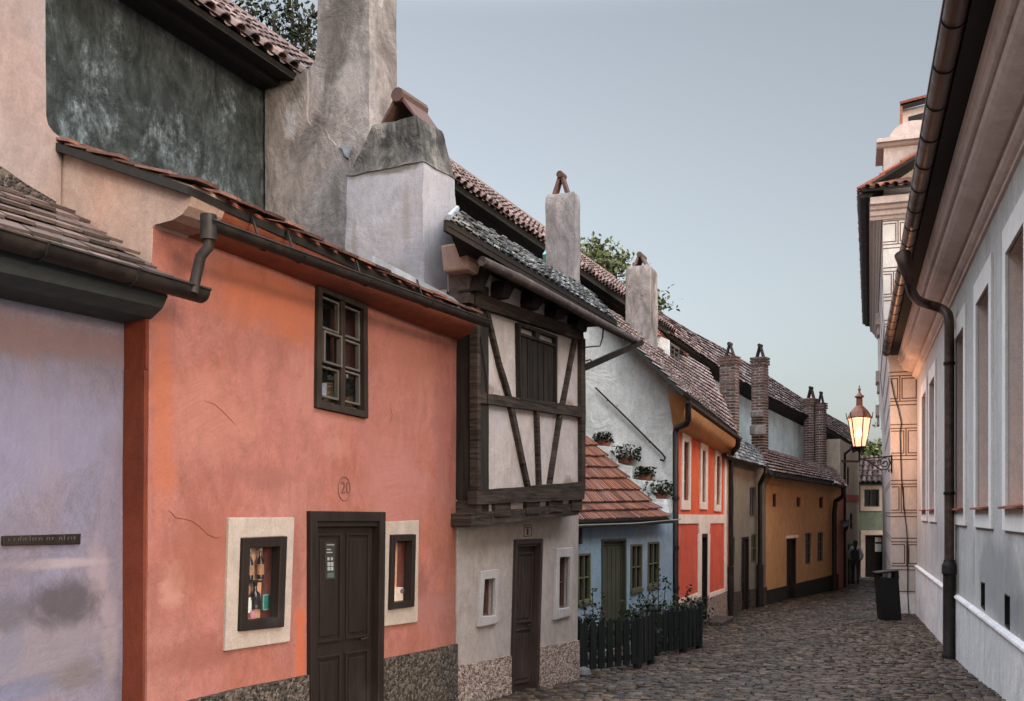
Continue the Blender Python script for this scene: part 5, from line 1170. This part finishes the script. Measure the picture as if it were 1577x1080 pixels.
def smooth_path(pts, sub=4):
    P_ = [a for a, b in pts]; r_ = [b for a, b in pts]; out = []; rr = []
    for i in range(len(P_) - 1):
        a, b, c, d = P_[max(i - 1, 0)], P_[i], P_[i + 1], P_[min(i + 2, len(P_) - 1)]
        for k in range(sub):
            t = k / sub; out.append(.5 * (2 * b + (c - a) * t + (2 * a - 5 * b + 4 * c - d) * t * t + (3 * b - a - 3 * c + d) * t ** 3)); rr.append(r_[i] + (r_[i + 1] - r_[i]) * t)
    return out + [P_[-1]], rr + [r_[-1]]
a_, b_ = smooth_path(pth[:-1]); dp = MB().tube(a_ + [pth[-1][0]], b_ + [.064], 14)
dp.tube([pth[2][0], pth[2][0].lerp(pth[3][0], .3)], .078, 14)
dp.build('downpipe', M['pipe'], rb, smooth=True)
bs = MB().lathe((q.x, q.y, 0), [(.075, qb - .02), (.098, qb), (.098, qb + .07), (.082, qb + .09), (.082, zat(885, q.y)), (.098, zat(884, q.y)), (.098, zat(870, q.y)), (.082, zat(868, q.y)), (.07, zat(862, q.y))], 14)
bs.build('pipe_base', M['gutter'], rb, smooth=True)
for y in (560, 760): MB().lathe((q.x, q.y, zat(y, q.y)), [(.067, -.02), (.076, -.02), (.076, .02), (.067, .02)], 14).build('pipe_clip', M['iron'], rb)
MB().tube([RW.pt(1472, y, .02) for y in (520, 700, 930, 1010)], .014, 6).build('cable', M['grey'], rb)

# ================================================================== SGRAFFITO HOUSE
tw_ = thing('building', 'tall sandy house with brown lined plaster panels and scrolled gable at the lane bend', 'building', V3(RW.w(-3, 0, -1).xy, gz(25)))
SF = Fac(RW.p, RW.d); SF = Fac(RW.w(-.03, 0, 0).xy, -RW.N)     # front face, across the street
XL = [(1359, 322), (1361, 480), (1371.5, 590), (1373, 900)]
yb = HY - (gz(22.3) - .3) * F_PX / 22.3
fp = SF.poly([(1359, 300), (1361, 480), (1371, 585), (1373, 900), (1373, yb)]); sR = 5.0
MB().prism(SF, fp + [(sR, fp[-1][1]), (sR, fp[0][1])], -.4, 0).build('front_wall', M['sgraf'], tw_)
corner = SF.pt(1366, 600, 0); SL = Fac((corner.x + .36 * 14, corner.y + 14), (-.36, -1))
Ls = (Vector((.36 * 14, 14))).length
l0 = SF.pt(1359.5, 300, 0); l1 = SF.pt(1372.6, 700, 0); back = Vector((.36, 1)).normalized() * 17
mbs = MB(); bt = [SF.pt(1359, 300, -.02), SF.pt(1361, 480, -.02), SF.pt(1371, 585, -.02), SF.pt(1373, 900, -.02), SF.pt(1373, yb, -.02)]
mbs.loft([bt, [q + V3(back) for q in bt], [q + V3(back) + V3(SF.d * 3) for q in bt]]); mbs.build('side_wall', M['sgrafside'], tw_)
sl_ = MB(); ln = MB()
sL = lambda z: None
def edge_s(y):
    pts = [(300, 1359), (480, 1361), (585, 1371), (900, 1373), (1000, 1373)]
    for (ya, xa), (yb_, xb) in zip(pts, pts[1:]):
        if y <= yb_: return SF.sz(xa + (xb - xa) * (y - ya) / (yb_ - ya), y)[0]
rowsY = [333, 375, 411, 456, 492, 537, 573, 618, 654, 702, 740, 790, 829, 872, 911]
zc = [SF.sz(1390, y)[1] for y in rowsY]
lw_ = .024
for i, y in enumerate(rowsY):
    a0 = edge_s(y)
    for dz in (.0, -.085):
        z = zc[i] + dz; ln.rbox(SF, a0 + .004, z - lw_ / 2, .80, z + lw_ / 2, -.01, .003)
        yy = y - dz * F_PX / 22.4; q0 = V3(SF.w(edge_s(min(yy, 990)), 0).xy, z); nb_ = V3(Vector((-1, .36)).normalized()); 
        for Lk in (9.0,):
            e = q0 + V3(back) * (Lk / 17); nrm_ = nb_ * .004
            ln.box8([q0 + nrm_ + Vector((0, 0, -lw_ / 2)), e + nrm_ + Vector((0, 0, -lw_ / 2)), e - nrm_ + Vector((0, 0, -lw_ / 2)), q0 - nrm_ + Vector((0, 0, -lw_ / 2)), q0 + nrm_ + Vector((0, 0, lw_ / 2)), e + nrm_ + Vector((0, 0, lw_ / 2)), e - nrm_ + Vector((0, 0, lw_ / 2)), q0 - nrm_ + Vector((0, 0, lw_ / 2))])
    if i % 2 == 0 and i + 1 < len(rowsY):
        z1, z0 = zc[i] - .085 - .05, zc[i + 1] + .05; m_ = a0 + .33 if (i // 2) % 2 == 0 else a0 + .22
        for (p0, p1) in ((a0 + .01, m_ - .035), (m_ + .035, m_ + .36)):
            for (b0, c0, b1, c1) in ((p0, z0, p1, z0 + lw_), (p0, z1 - lw_, p1, z1), (p1 - lw_, z0 + lw_, p1, z1 - lw_)) + (((p0, z0 + lw_, p0 + lw_, z1 - lw_),) if p0 > a0 + .1 else ()):
                ln.rbox(SF, b0, c0, b1, c1, -.01, .0036)
        ln.rbox(SF, m_ - lw_ / 2, zc[i + 1] + lw_ / 2, m_ + lw_ / 2, zc[i] - .085 - lw_ / 2, -.01, .0036)
o = ln.build('sgraffito_line', M['line'], tw_)
zp = SF.sz(1390, 915)[1]
MB().prism(SF, [(SF.sz(1372.5, 915)[0], -3), (1.2, -3), (1.2, zp), (SF.sz(1372.5, 915)[0], zp)], -.02, .02).build('plinth', M['plinthwhite'], tw_)
cbp = [(1372, 585), (1377, 610), (1384, 632), (1388, 652), (1386, 668), (1388, 735), (1389, 745), (1393, 790), (1396, 812), (1398, 850), (1398, 915), (1400, 950)]
MB().tube([SF.pt(x, y, .03) for x, y in cbp], .011, 6).build('cable', M['iron'], tw_)
# cornice and eaves of the sgraffito house
zc0 = SF.sz(1380, 333)[1]; prof2 = [(-.05, zc0 - .06), (.03, zc0 - .06), (.06, zc0), (.10, zc0 + .03), (.12, zc0 + .12), (.17, zc0 + .15), (.20, zc0 + .22), (.27, zc0 + .25), (.29, zc0 + .40), (-.05, zc0 + .42)]
aL = SF.sz(1359, 320)[0]
MB().sweep(SF, prof2, aL - .27, sR).build('cornice', M['sgrafside'], tw_)
SLF = Fac(V3(SF.w(aL, 0)).xy + back, -back); Lb = 17
MB().sweep(SLF, prof2, .3, Lb + .0).build('side_cornice', M['sgrafside'], tw_)
zt2 = zc0 + .44
g0, g1 = SLF.w(1.0, zt2 + .06, .42), SLF.w(Lb + .32, zt2 + .06, .42)
gm = gutter_mb(g0, g1, .11, SLF.N); stop_end(gm, g1, .11, SLF.N); gm.build('gutter', M['gutter'], tw_, smooth=True)
MB().sweep(SLF, [(.25, zt2 - .05), (.45, zt2 - .02), (.45, zt2 + .06), (.2, zt2 + .06)], .6, Lb + .3).build('soffit', M['soffit_dark'], tw_)
for k, (aa, zz) in enumerate(((Lb - 9.2, zc0 - .9), (Lb - 10.0, zc0 - 2.6), (Lb - 10.8, zc0 - 3.6))):
    MB().rbox(SLF, aa - .5, zz, aa + .5, zz + .35, -.02, .10).rbox(SLF, aa - .4, zz - .3, aa + .4, zz, -.02, .06).build('side_corbel', M['sgrafside'], tw_)
c_ = [SF.w(aL - .42, zt2 + .12, .42), SF.w(sR, zt2 + .12, .42), SF.w(sR, zt2 + .42, -.25), SF.w(aL + .12, zt2 + .42, -.25)]
rf = barrel_tiles(c_, 1, .20, r=.08).build('front_roof', M['t_red'], tw_); slab(c_, .05).build('roof_deck', M['soffit_dark'], rf)
c_ = [SLF.w(0, zt2 + .14, .45), SLF.w(Lb + .42, zt2 + .14, .45), SLF.w(Lb - .1, zt2 + 1.75, -2.2), SLF.w(0, zt2 + 1.75, -2.2)]
rf = barrel_tiles(c_, 6, .22, r=.085).build('side_roof', M['t_bright'], tw_); slab(c_, .06).build('roof_deck', M['soffit_dark'], rf)
SFb = Fac(SF.w(0, 0, -.5).xy, SF.d)
MB().prism(SFb, SFb.poly([(1361, 300), (1361, 226), (1440, 216), (1440, 300)]), -1.2, 0).build('gable', M['sgrafside'], tw_)
zg2 = SFb.sz(1365, 228)[1]; aG = SFb.sz(1361, 228)[0]
MB().sweep(SFb, [(-1.25, zg2), (.02, zg2), (.06, zg2 + .03), (.10, zg2 + .09), (.16, zg2 + .10), (.16, zg2 + .19), (-1.25, zg2 + .21)], aG - .16, 2.6).build('gable_cornice', M['sgrafside'], tw_)
arc = [(1366 + 40 * (1 - math.cos(t * math.pi / 2 / 10)) * 1.15, 226 - 42 * math.sin(t * math.pi / 2 / 10)) for t in range(11)]
MB().prism(SFb, SFb.poly(arc[::1] + [(1445, 182), (1445, 226)]), -1.1, -.05).build('scroll_gable', M['sgrafside'], tw_)
MB().prism(SFb, SFb.poly([(1387, 196), (1387, 164), (1440, 152), (1440, 196)]), -.9, -.25).build('dormer', M['sgrafside'], tw_)
c_ = [SFb.pt(1386, 163, -.1), SFb.pt(1442, 148, -.1), SFb.pt(1442, 146, -1.0), SFb.pt(1386, 160, -1.0)]
rf = flat_tiles(c_, 2, .25, rnd=False, lift=.03, th=.04).build('dormer_roof', M['t_bright'], tw_); slab(c_, .1).build('roof_deck', M['soffit_dark'], rf)
MB().qbox(SFb, Q(SFb, [(1400, 174), (1436, 164), (1436, 174), (1400, 184)]), 0, 0, 1, 1, -.26, -.24).build('dormer_opening', M['dark'], tw_)
MB().box8([SFb.pt(x, y, n) for n in (-.9, -.1) for x, y in ((1386, 196), (1390, 196), (1390, 163), (1386, 164))]).build('dormer_cheek', M['t_bright'], tw_)

# ================================================================== STREET LAMP
lp = P(1323.5, 700, 21.9)
sl = thing('street_lamp', 'lit glass lantern on a scrolled iron bracket at the corner of the sandy house', 'street lamp', SF.pt(1372, 715, 0))
pxm = 21.9 / F_PX
lz = lambda y: zat(y, 21.9)
frm = MB(); rb0, rt0 = 9.2 * pxm, 17.2 * pxm; zb_, zt_ = lz(688), lz(644); S8 = 6
cn = lambda r, z, k: Vector((lp.x + r * math.cos(2 * math.pi * (k + .5) / S8), lp.y + r * math.sin(2 * math.pi * (k + .5) / S8), z))
for k in range(S8):
    frm.tube([cn(rb0, zb_, k), cn(rt0, zt_, k)], .012, 6); frm.tube([cn(rb0, zb_, k), cn(rb0, zb_, k + 1)], .012, 6); frm.tube([cn(rt0, zt_, k), cn(rt0, zt_, k + 1)], .014, 6)
    frm.tube([cn(rt0 * 1.08, zt_ - .02, k), cn(rt0 * 1.16, zt_ + .12, k)], .009, 5)
lf_ = frm.build('lantern_frame', M['iron'], sl, smooth=True)
MB().lathe((lp.x, lp.y, 0), [(rt0 * 1.06, zt_), (rt0 * 1.06, zt_ + .02), (rt0 * .78, lz(634)), (rt0 * .42, lz(627)), (.07, lz(625)), (.065, lz(613)), (.10, lz(612)), (.10, lz(610.5)), (.06, lz(608)), (.025, lz(605)), (.02, lz(602)), (.035, lz(600)), (.02, lz(598)), (.003, lz(593))], 12).build('lantern_roof', metal('glow_tinted_copper', (.16, .06, .035), (.26, .10, .06), .45, .3), sl, smooth=False)  # roof copper reddened: glow of the lit lantern put into its colour
MB().lathe((lp.x, lp.y, 0), [(rb0 * 1.05, zb_), (rb0 * 1.05, zb_ - .02), (.05, lz(694)), (.022, lz(697)), (.022, lz(710))], 12).build('lantern_base', M['iron'], sl, smooth=True)
gls = MB(); rows = [[cn(r_ * .97, z_, k) for k in range(S8 + 1)] for r_, z_ in ((rb0, zb_ + .01), (rt0, zt_ - .005))]; gls.loft(rows)
gm_ = NT('lit_lantern_glass'); em = gm_.n('ShaderNodeEmission'); em.inputs[0].default_value = (1, .50, .30, 1); em.inputs[1].default_value = 1.35
tp_ = gm_.n('ShaderNodeBsdfTransparent'); mx = gm_.n('ShaderNodeMixShader'); mx.inputs[0].default_value = .35; gm_.l(em.outputs[0], mx.inputs[1]); gm_.l(tp_.outputs[0], mx.inputs[2]); gm_.l(mx.outputs[0], gm_.t.nodes['Material Output'].inputs['Surface'])
gls.build('lantern_glass', gm_.m, sl)
bl = MB().lathe((lp.x, lp.y, lz(668)), [(.02, -.1), (.05, -.04), (.06, .03), (.035, .09), (.02, .12)], 12); bm2 = plain('glowing_lamp_bulb', (1, .7, .45), .5, emit=(1, .62, .42), es=3); bl.build('bulb', bm2, sl, smooth=True)
wallp = SF.pt(1373, 704, .0); an = lambda t, y: Vector((lp.x + (wallp.x - lp.x) * t, lp.y + (wallp.y - lp.y) * t, lz(y)))
br = MB().tube([an(-.02, 707), an(.98, 699.5)], .016, 8)
def scroll(c0, y0, r0, turns, ph, sgn=1):
    return [an(c0 + sgn * (r0 * (1 - i / 40 * .82)) * math.cos(ph + i / 40 * turns * 6.283) , y0 - r0 * 50 * (1 - i / 40 * .82) * math.sin(ph + i / 40 * turns * 6.283)) for i in range(41)]
br.tube([an(.02, 706), an(.25, 709), an(.5, 717), an(.68, 722), an(.88, 720), an(.97, 710), an(.9, 703)], .014, 8)
br.tube(scroll(.78, 711, .17, 1.4, 1.2), .011, 6).tube(scroll(.42, 709, .09, 1.2, 3.6, -1), .009, 6).tube(scroll(.93, 723, .05, 1.1, .6), .010, 6)
br.tube([an(.45, 712), an(.6, 706), an(.72, 712), an(.85, 707)], .010, 6).tube([an(1.0, 697), an(1.0, 726)], .018, 8)
br.build('bracket', M['iron'], sl, smooth=True)
MB().beam(an(-.30, 711.5) + Vector((-.15, 0, 0)), an(-.02, 711), .04, .045).build('ladder_bar', M['iron'], sl)
ld = bpy.data.lights.new('lamp_light', 'POINT'); lo = bpy.data.objects.new('lamp_light', ld); C.objects.link(lo); lo.parent = sl
lo.location = Vector((lp.x, lp.y, lz(668))) - ORG[sl]; ld.energy = 540; ld.color = (1.0, .50, .27); ld.shadow_soft_size = .10

# ================================================================== LITTER BIN
bb = P(1371, 958, 20.6); Bz = gz(20.6); bn = thing('litter_bin', 'black leaning litter bin with flat hood in front of the sandy house', 'bin', (bb.x, bb.y, Bz))
BD = Fac((bb.x, bb.y), (.985, -.17)); pm20 = 20.6 / F_PX
bp = [BD.sz(x, y) for x, y in ((1352, 891), (1384, 890), (1389, 959), (1357, 961))]
bp = [(a, max(z, Bz)) for a, z in bp]
MB().prism(BD, bp, -.42, .0).build('bin_body', M['bin'], bn, bevel=.012)
MB().prism(BD, BD.poly([(1348.5, 882), (1378, 878.5), (1378.5, 881), (1349, 884.5)]), -.46, .05).build('bin_hood', M['bin'], bn, bevel=.008)
MB().prism(BD, BD.poly([(1377, 879), (1384, 879), (1385, 892), (1378, 892)]), -.42, .0).prism(BD, BD.poly([(1351, 883), (1355, 883), (1356, 892), (1352, 892)]), -.42, -.0).build('bin_post', M['bin'], bn)
tag(MB().lathe(BD.pt(1368.5, 889, -.12), [(.04, -.02), (.06, .04), (.05, .10), (.03, .115)], 9).build('crumpled_paper', M['paper']), 'crumpled white paper sticking out of the litter bin', 'litter')

# ================================================================== PICKET FENCES and garden plants
def fence(label, segs, htop, npk, grp=None):
    F0 = fac2(*segs[0]); t = thing('picket_fence', label, 'fence', V3(F0.w(.3, 0).xy, gz(segs[0][1])), grp)
    for (xa, Ya, xb, Yb), nk in zip(segs, npk):
        Fq = fac2(xa, Ya, xb, Yb); Lf = Fq.sz(xb, 900)[0]; zb = gz((Ya + Yb) / 2); pk = MB()
        for k in range(nk):
            a0, a1 = Lf * (k + .17) / nk, Lf * (k + .83) / nk; zt_ = htop + .035 * math.sin(math.pi * (k + .5) / nk) + random.uniform(-.008, .008)
            pk.prism(Fq, [(a0, zb + .05), (a1, zb + .05), (a1, zt_ - .045), ((a0 + a1) / 2, zt_), (a0, zt_ - .045)], -.012, .012)
        for zr in (zb + .14, htop - .16): pk.rbox(Fq, 0, zr - .03, Lf, zr + .03, -.05, -.0125)
        pk.build('picket_panel', M['fence'], t)
        for a in (0, Lf):
            po_ = MB().rbox(Fq, a - .035, zb - .05, a + .035, htop + .0, -.06, .03).build('post', M['fence'], t, bevel=.006)
            c0 = Fq.w(a, htop + .03, -.015); MB().lathe(c0, [(.02, -.035), (.042, -.01), (.042, .012), (.02, .04), (.004, .05)], 10).build('post_cap', M['fence'], po_, smooth=True)
    return t
fence('low dark green picket fence beside the timber-framed house', [(893, 11.75, 983, 12.35), (983, 12.35, 1004, 13.0)], -1.30, (7, 3), 'picket fences in front of the blue cottage')
fence('low dark green picket fence next to the orange house downpipe', [(1011, 14.0, 1053, 14.5), (1053, 14.5, 1078, 15.0)], -1.40, (5, 4), 'picket fences in front of the blue cottage')
def shrub(label, x, Y, r, h, n, mat='leaf_dark', stems=7, tall=()):
    n = int(n * 2.4)
    b = P(x, 900, Y); base = Vector((b.x, b.y, gz(Y) - .02)); t = thing('garden_shrub', label, 'shrub', base, 'garden plants behind the picket fences'); rn = random.Random(int(x * 3)); st_ = MB(); lf = MB()
    tips = []
    for k in range(stems):
        a = rn.uniform(0, 6.28); tip = base + Vector((math.cos(a) * r * rn.uniform(.3, 1), math.sin(a) * r * rn.uniform(.3, 1), h * rn.uniform(.6, 1))); tips.append(tip)
        st_.tube([base, base.lerp(tip, .5) + Vector((0, 0, .05)), tip], [.012, .008, .004], 5)
    for dx, hh in tall:
        tip = base + Vector((dx, 0, hh)); st_.tube([base, tip], [.012, .005], 5)
        for k in range(26): leaf(lf, base.lerp(tip, rn.uniform(.55, 1.03)) + Vector((rn.gauss(0, .035), rn.gauss(0, .035), 0)), rn.uniform(.025, .04), rn)
    for k in range(n):
        tp_ = rn.choice(tips); q = base.lerp(tp_, rn.uniform(.35, 1.05)) + Vector((rn.gauss(0, r * .3), rn.gauss(0, r * .3), rn.gauss(0, .05))); leaf(lf, q, rn.uniform(.022, .05), rn)
    st_.build('stem', M['bark'], t); lf.build('foliage', M[mat], t); return t
shrub('small dark leggy shrub behind the first fence under the cottage window', 915, 13.2, .25, .62, 160, tall=((-.02, .98), (.12, .92), (-.16, .84)))
shrub('dark bushy shrub behind the fence corner below the small cottage windows', 985, 13.6, .30, .70, 220)
shrub('tall wispy shrub rising behind the second fence by the cottage wall', 1014, 14.9, .32, .86, 260, tall=((.0, 1.22), (.12, 1.08), (-.1, 1.0)))
shrub('dark spreading shrub behind the second fence in front of the downpipe', 1050, 15.3, .36, .80, 240, tall=((.1, .95),))
sb = P(897, 1034, 11.45)
st_ = MB().lathe((sb.x, sb.y, gz(11.45)), [(.09, -.02), (.11, .03), (.085, .08), (.04, .105)], 8); st_.v = [Vector((q.x + .03 * noise.noise(q * 9), q.y + .03 * noise.noise(q * 7 + Vector((3, 0, 0))), q.z + .02 * noise.noise(q * 8))) for q in st_.v]
tag(st_.build('stone', plain('grey_stone', (.11, .105, .10), .9)), 'pale grey stone lying at the foot of the fence by the timber-framed house', 'stone')
# flower pots on the stepped parapet
gdir = V3(OF.N)
for (x, y, nm, lab, fl, r_) in ((929, 687.5, 'flower_pot', 'flower pot with reddish plants on the topmost parapet step', ('flower_red', 5), .10), (962, 714, 'flower_pot', 'flower pot with a tall bushy dark plant on the second parapet step', None, .12), (994, 740.5, 'flower_pot', 'oval terracotta pot with reddish plants on the third parapet step', ('flower_red', 6), .10), (1014, 768.5, 'flower_pot', 'trough of dense dark grass on the lowest parapet step', None, .12)):
    plant_pot(nm, lab, WG.pt(x, y, .12), r_, .11, 130 if fl is None else 80, .20 if fl is None else .13, group='flower pots on the stepped parapet', oval=1.5, dirv=gdir, flowers=fl)

# ================================================================== THINGS IN THE SALMON WINDOWS
def bottle(label, x, y, n, h, r, mat, cap='paper', grp=None, lab=None):
    q = FS.pt(x, y, n); t = thing('bottle', label, 'bottle', q, grp)
    MB().lathe(q, [(r, 0), (r, h * .58), (r * .4, h * .72), (r * .36, h * .93), (r * .42, h)], 12).build('glass_body', M[mat], t, smooth=True)
    MB().lathe(q, [(r * 1.03, h * .15), (r * 1.03, h * .48)], 12).build('paper_label', M[lab or 'paper'], t, smooth=True); MB().lathe(q, [(r * .46, h * .9), (r * .46, h * 1.04), (r * .2, h * 1.05)], 10).build('stopper', M[cap], t)
M['bottle_dark'] = plain('dark_bottle_glass', (.02, .014, .012), .15, .6); M['tan_label'] = plain('tan_paper_label', (.40, .22, .12), .8)
bottle('left dark bottle with tan paper label on the window shelf', 385, 893, -.08, .20, .022, 'bottle_dark', lab='tan_label', grp='bottles on the shelf in the salmon house window'); bottle('right dark bottle with tan paper label on the window shelf', 401, 892, -.08, .21, .024, 'bottle_dark', lab='tan_label', grp='bottles on the shelf in the salmon house window')
bottle('squat dark flask below the window shelf', 393, 938, -.085, .17, .034, 'bottle_dark', 'bottle_dark', lab='bottle_dark')
q = FS.pt(382, 944, -.07); tag(MB().lathe(q, [(.022, 0), (.024, .08), (.020, .085), (.020, .10), (.006, .102)], 10).build('jar', M['paper'], smooth=True), 'small white jar at the left of the lower window display', 'jar')
q = FS.pt(388, 952, -.05); tag(MB().lathe(q, [(.018, 0), (.026, .035), (.02, .045)], 10).build('dish', M['flower_pink'], smooth=True), 'little pink and white dish at the front of the window display', 'dish')
mg = plain('teal_enamel', (.035, .18, .14), .35, .5); qm = Q(FS, [(405, 916), (422, 915), (420, 938), (405, 940)], -.06)
cardo = tag(MB().qbox(FS, qm, 0, 0, 1, 1, -.075, -.06).build('display_card', mg, bevel=.004), 'teal green shield-shaped card standing in the lower window', 'card')
MB().ring(FS, qm, qm.inset(.006), -.062, -.056).build('card_border', plain('pale_teal_border', (.25, .42, .36), .5), cardo)
q = FS.pt(615, 915, -.075); tag(MB().lathe(q, [(.02, 0), (.05, .012), (.055, .03), (.04, .045), (.01, .05)], 10).build('cushion', M['lilac'], smooth=True), 'small lilac cushion lying in the right lower window', 'cushion')
q = FS.pt(507, 618, -.15); bk = MB()
for k in range(6): bk.lathe(q + Vector((0, 0, k * .022)), [(.050 + k * .002, 0), (.056 + k * .002, .010), (.050 + k * .002, .021)], 14)
tag(bk.build('basket', plain('woven_straw', (.36, .23, .12), .9), smooth=True), 'woven straw basket on the sill of the upper window', 'basket')
q = FS.pt(497, 612, -.13); tag(MB().box8([q + Vector((a * .025, b * .02, c)) for c in (0, .10) for a, b in ((-1, -1), (1, -1), (1, 1), (-1, 1))]).build('box', plain('pale_blue_card', (.30, .34, .48), .8), bevel=.003), 'pale blue little box standing at the left of the straw basket', 'box')
plant_pot('flower_pot', 'white pot with dark leaves behind the upper window', FS.pt(510, 585, -.15), .035, .05, 40, .06, pot='paper')
plant_pot('flower_pot', 'tan pot with pale flowers in the right half of the upper window', FS.pt(541, 628, -.14), .055, .12, 90, .10, pot='tan_label', flowers=('flower_white', 10))

# ================================================================== TREES behind the gallery
def tree(label, base, blobs, n, mat, s0, s1, seed, trunk_r=.16):
    b = Vector(base); t = thing('tree', label, 'tree', b, 'trees beyond the gallery roofs'); rn = random.Random(seed); lf = MB(); tr_ = MB()
    top = Vector((sum(q[0].x for q in blobs) / len(blobs), sum(q[0].y for q in blobs) / len(blobs), max(q[0].z for q in blobs)))
    fork = b.lerp(Vector((top.x, top.y, min(q[0].z for q in blobs) - .8)), 1.0)
    tr_.tube([b, b.lerp(fork, .5) + Vector((.1, .05, 0)), fork], [trunk_r, trunk_r * .8, trunk_r * .6], 8)
    for c_, r_ in blobs:
        tr_.tube([fork, fork.lerp(c_, .55) + Vector((rn.uniform(-.15, .15), 0, .12)), c_], [trunk_r * .4, trunk_r * .22, .012], 6)
        for k in range(5):
            e = c_ + Vector((rn.gauss(0, 1), rn.gauss(0, 1), rn.gauss(0, .7))) * r_ * .6; tr_.tube([c_.lerp(fork, .15), e], [.014, .004], 4)
        for k in range(max(4, int(n * r_))):
            cl = c_ + Vector((rn.gauss(0, 1), rn.gauss(0, 1), rn.gauss(0, .75))) * r_ * .55; cr = rn.uniform(.6, 1.3) * s1 * 1.9
            tr_.tube([c_.lerp(cl, .2), cl], [.008, .003], 3, cap=False)
            for j in range(12): leaf(lf, cl + Vector((rn.gauss(0, cr), rn.gauss(0, cr), rn.gauss(0, cr * .38))), rn.uniform(s0, s1), rn)
    tr_.build('trunk', M['bark'], t); lf.build('crown', M[mat], t)
T1 = [(P(x, y, 17), r_) for x, y, r_ in ((375, 15, .30), (395, 30, .42), (420, 20, .30), (430, 45, .40), (450, 12, .30), (462, 30, .36), (476, 22, .28), (480, 45, .40), (440, 70, .45), (465, 75, .5), (410, 62, .5), (478, 95, .5), (350, 5, .5), (500, 60, .5))]
tree('dark tree showing above the gallery roof left of the tall chimney', (-3.9, 17.2, gz(17)), T1, 15, 'leaf_dark', .035, .075, 11)
T2 = [(P(x, y, 30), r_) for x, y, r_ in ((893, 385, .45), (905, 392, .55), (922, 388, .45), (938, 400, .50), (950, 412, .55), (930, 420, .7), (905, 415, .6), (948, 432, .6), (958, 442, .4), (1012, 468, .35), (990, 470, .6))]
tree('yellow green tree above the gallery roof between the two white chimneys', (P(930, 0, 30.3).x, 30.3, gz(30)), T2, 26, 'leaf_light', .06, .12, 12)
T3 = [(P(x, y, 56), r_) for x, y, r_ in ((1338, 690, .8), (1347, 697, .9), (1356, 700, .9), (1330, 702, .8), (1366, 706, 1.0))]
tree('pale green tree beyond the roof of the sage green house', (P(1346, 0, 56).x, 56, gz(56)), T3, 22, 'leaf_light', .10, .2, 13)

# ================================================================== PERSON at the far end
def person(label, x, Y, H, face):
    b = P(x, 900, Y); base = Vector((b.x, b.y, gz(Y) + .015)); k = H / 1.7; f = Vector((math.sin(face), math.cos(face), 0)); r = Vector((f.y, -f.x, 0))
    W = lambda a, c_, z: base + (r * a + f * c_ + Vector((0, 0, z))) * k
    t = thing('person', label, 'person', base)
    def skin(nm, chains, mat, sub=1):
        vv = []; ee = []; rr = []; key = {}
        for ch in chains:
            pv = None
            for (p_, rad) in ch:
                kk = tuple(round(c_, 4) for c_ in p_)
                if kk not in key: key[kk] = len(vv); vv.append(p_); rr.append(rad)
                i = key[kk]
                if pv is not None and pv != i: ee.append((pv, i))
                pv = i
        me = bpy.data.meshes.new(nm); me.from_pydata([tuple(q - base) for q in vv], ee, []); o = bpy.data.objects.new(nm, me); C.objects.link(o); o.parent = t; ORG[o] = base
        sm = o.modifiers.new('skin', 'SKIN'); 
        for i, v_ in enumerate(me.skin_vertices[0].data): v_.radius = (rr[i] * k, rr[i] * k); v_.use_root = (i == 0)
        ss = o.modifiers.new('sub', 'SUBSURF'); ss.levels = sub; ss.render_levels = sub
        me.materials.append(mat); return o
    hip = (W(0, 0, .95), .135); ch = (W(0, 0, 1.22), .14); sh_ = (W(0, -.01, 1.38), .12); nk = (W(0, .01, 1.46), .055)
    legs = []; arms = []; hands = []
    for s_, st in ((-1, .16), (1, -.12)):
        legs.append([hip, (W(s_ * .095, .01, .88), .095), (W(s_ * .10, st * .55 + .02, .48), .062), (W(s_ * .10, st - .03, .09), .045), (W(s_ * .105, st + .10, .045), .042)])
        arms.append([sh_, (W(s_ * .17, -.01, 1.37), .065), (W(s_ * .26, -.04, 1.12), .05), (W(s_ * .20, .10, .95), .036)])
        wr = W(s_ * .20, .10, .95); hands.append([(wr, .030), (W(s_ * .195, .135, .91), .035), (W(s_ * .19, .15, .865), .026)])
        for j in range(4): hands.append([(W(s_ * .19, .15, .865), .026), (W(s_ * (.175 + .012 * j), .165, .83), .010), (W(s_ * (.175 + .012 * j), .158, .80 + .006 * abs(j - 1)), .008)])
        hands.append([(W(s_ * .195, .135, .91), .035), (W(s_ * .16, .165, .895), .010), (W(s_ * .155, .178, .865), .008)])
    cloth = plain('black_clothing', (.030, .028, .031), .9); slv = plain('pale_grey_sleeves', (.36, .36, .37), .9); skn = plain('skin', (.42, .26, .19), .6); hr_ = plain('dark_hair', (.012, .010, .009), .6)
    body = skin('body', [[nk, (W(0, .015, 1.52), .06), (W(0, .02, 1.585), .082), (W(0, .015, 1.65), .07)], [nk, sh_, ch, hip]] + hands, skn)
    skin('trousers', legs, cloth); skin('jacket', [[(W(0, .01, 1.44), .06), (W(0, -.01, 1.38), .128), (W(0, 0, 1.22), .152), (W(0, 0, .98), .150), (W(0, 0, .84), .165)]], cloth)
    skin('sleeves', arms, slv)
    MB().lathe(W(0, .085, 1.585), [(.004, -.02), (.012, -.015), (.006, .02)], 6).build('nose', skn, t)
    skin('hair', [[(W(0, -.012, 1.70), .05), (W(0, -.02, 1.63), .098), (W(0, -.045, 1.55), .088), (W(0, -.075, 1.42), .075), (W(0, -.085, 1.30), .05)]], hr_)
    return t
person('person with dark hair, black clothes and pale sleeves walking near the cream house', 1317.5, 34.2, 1.56, .45)
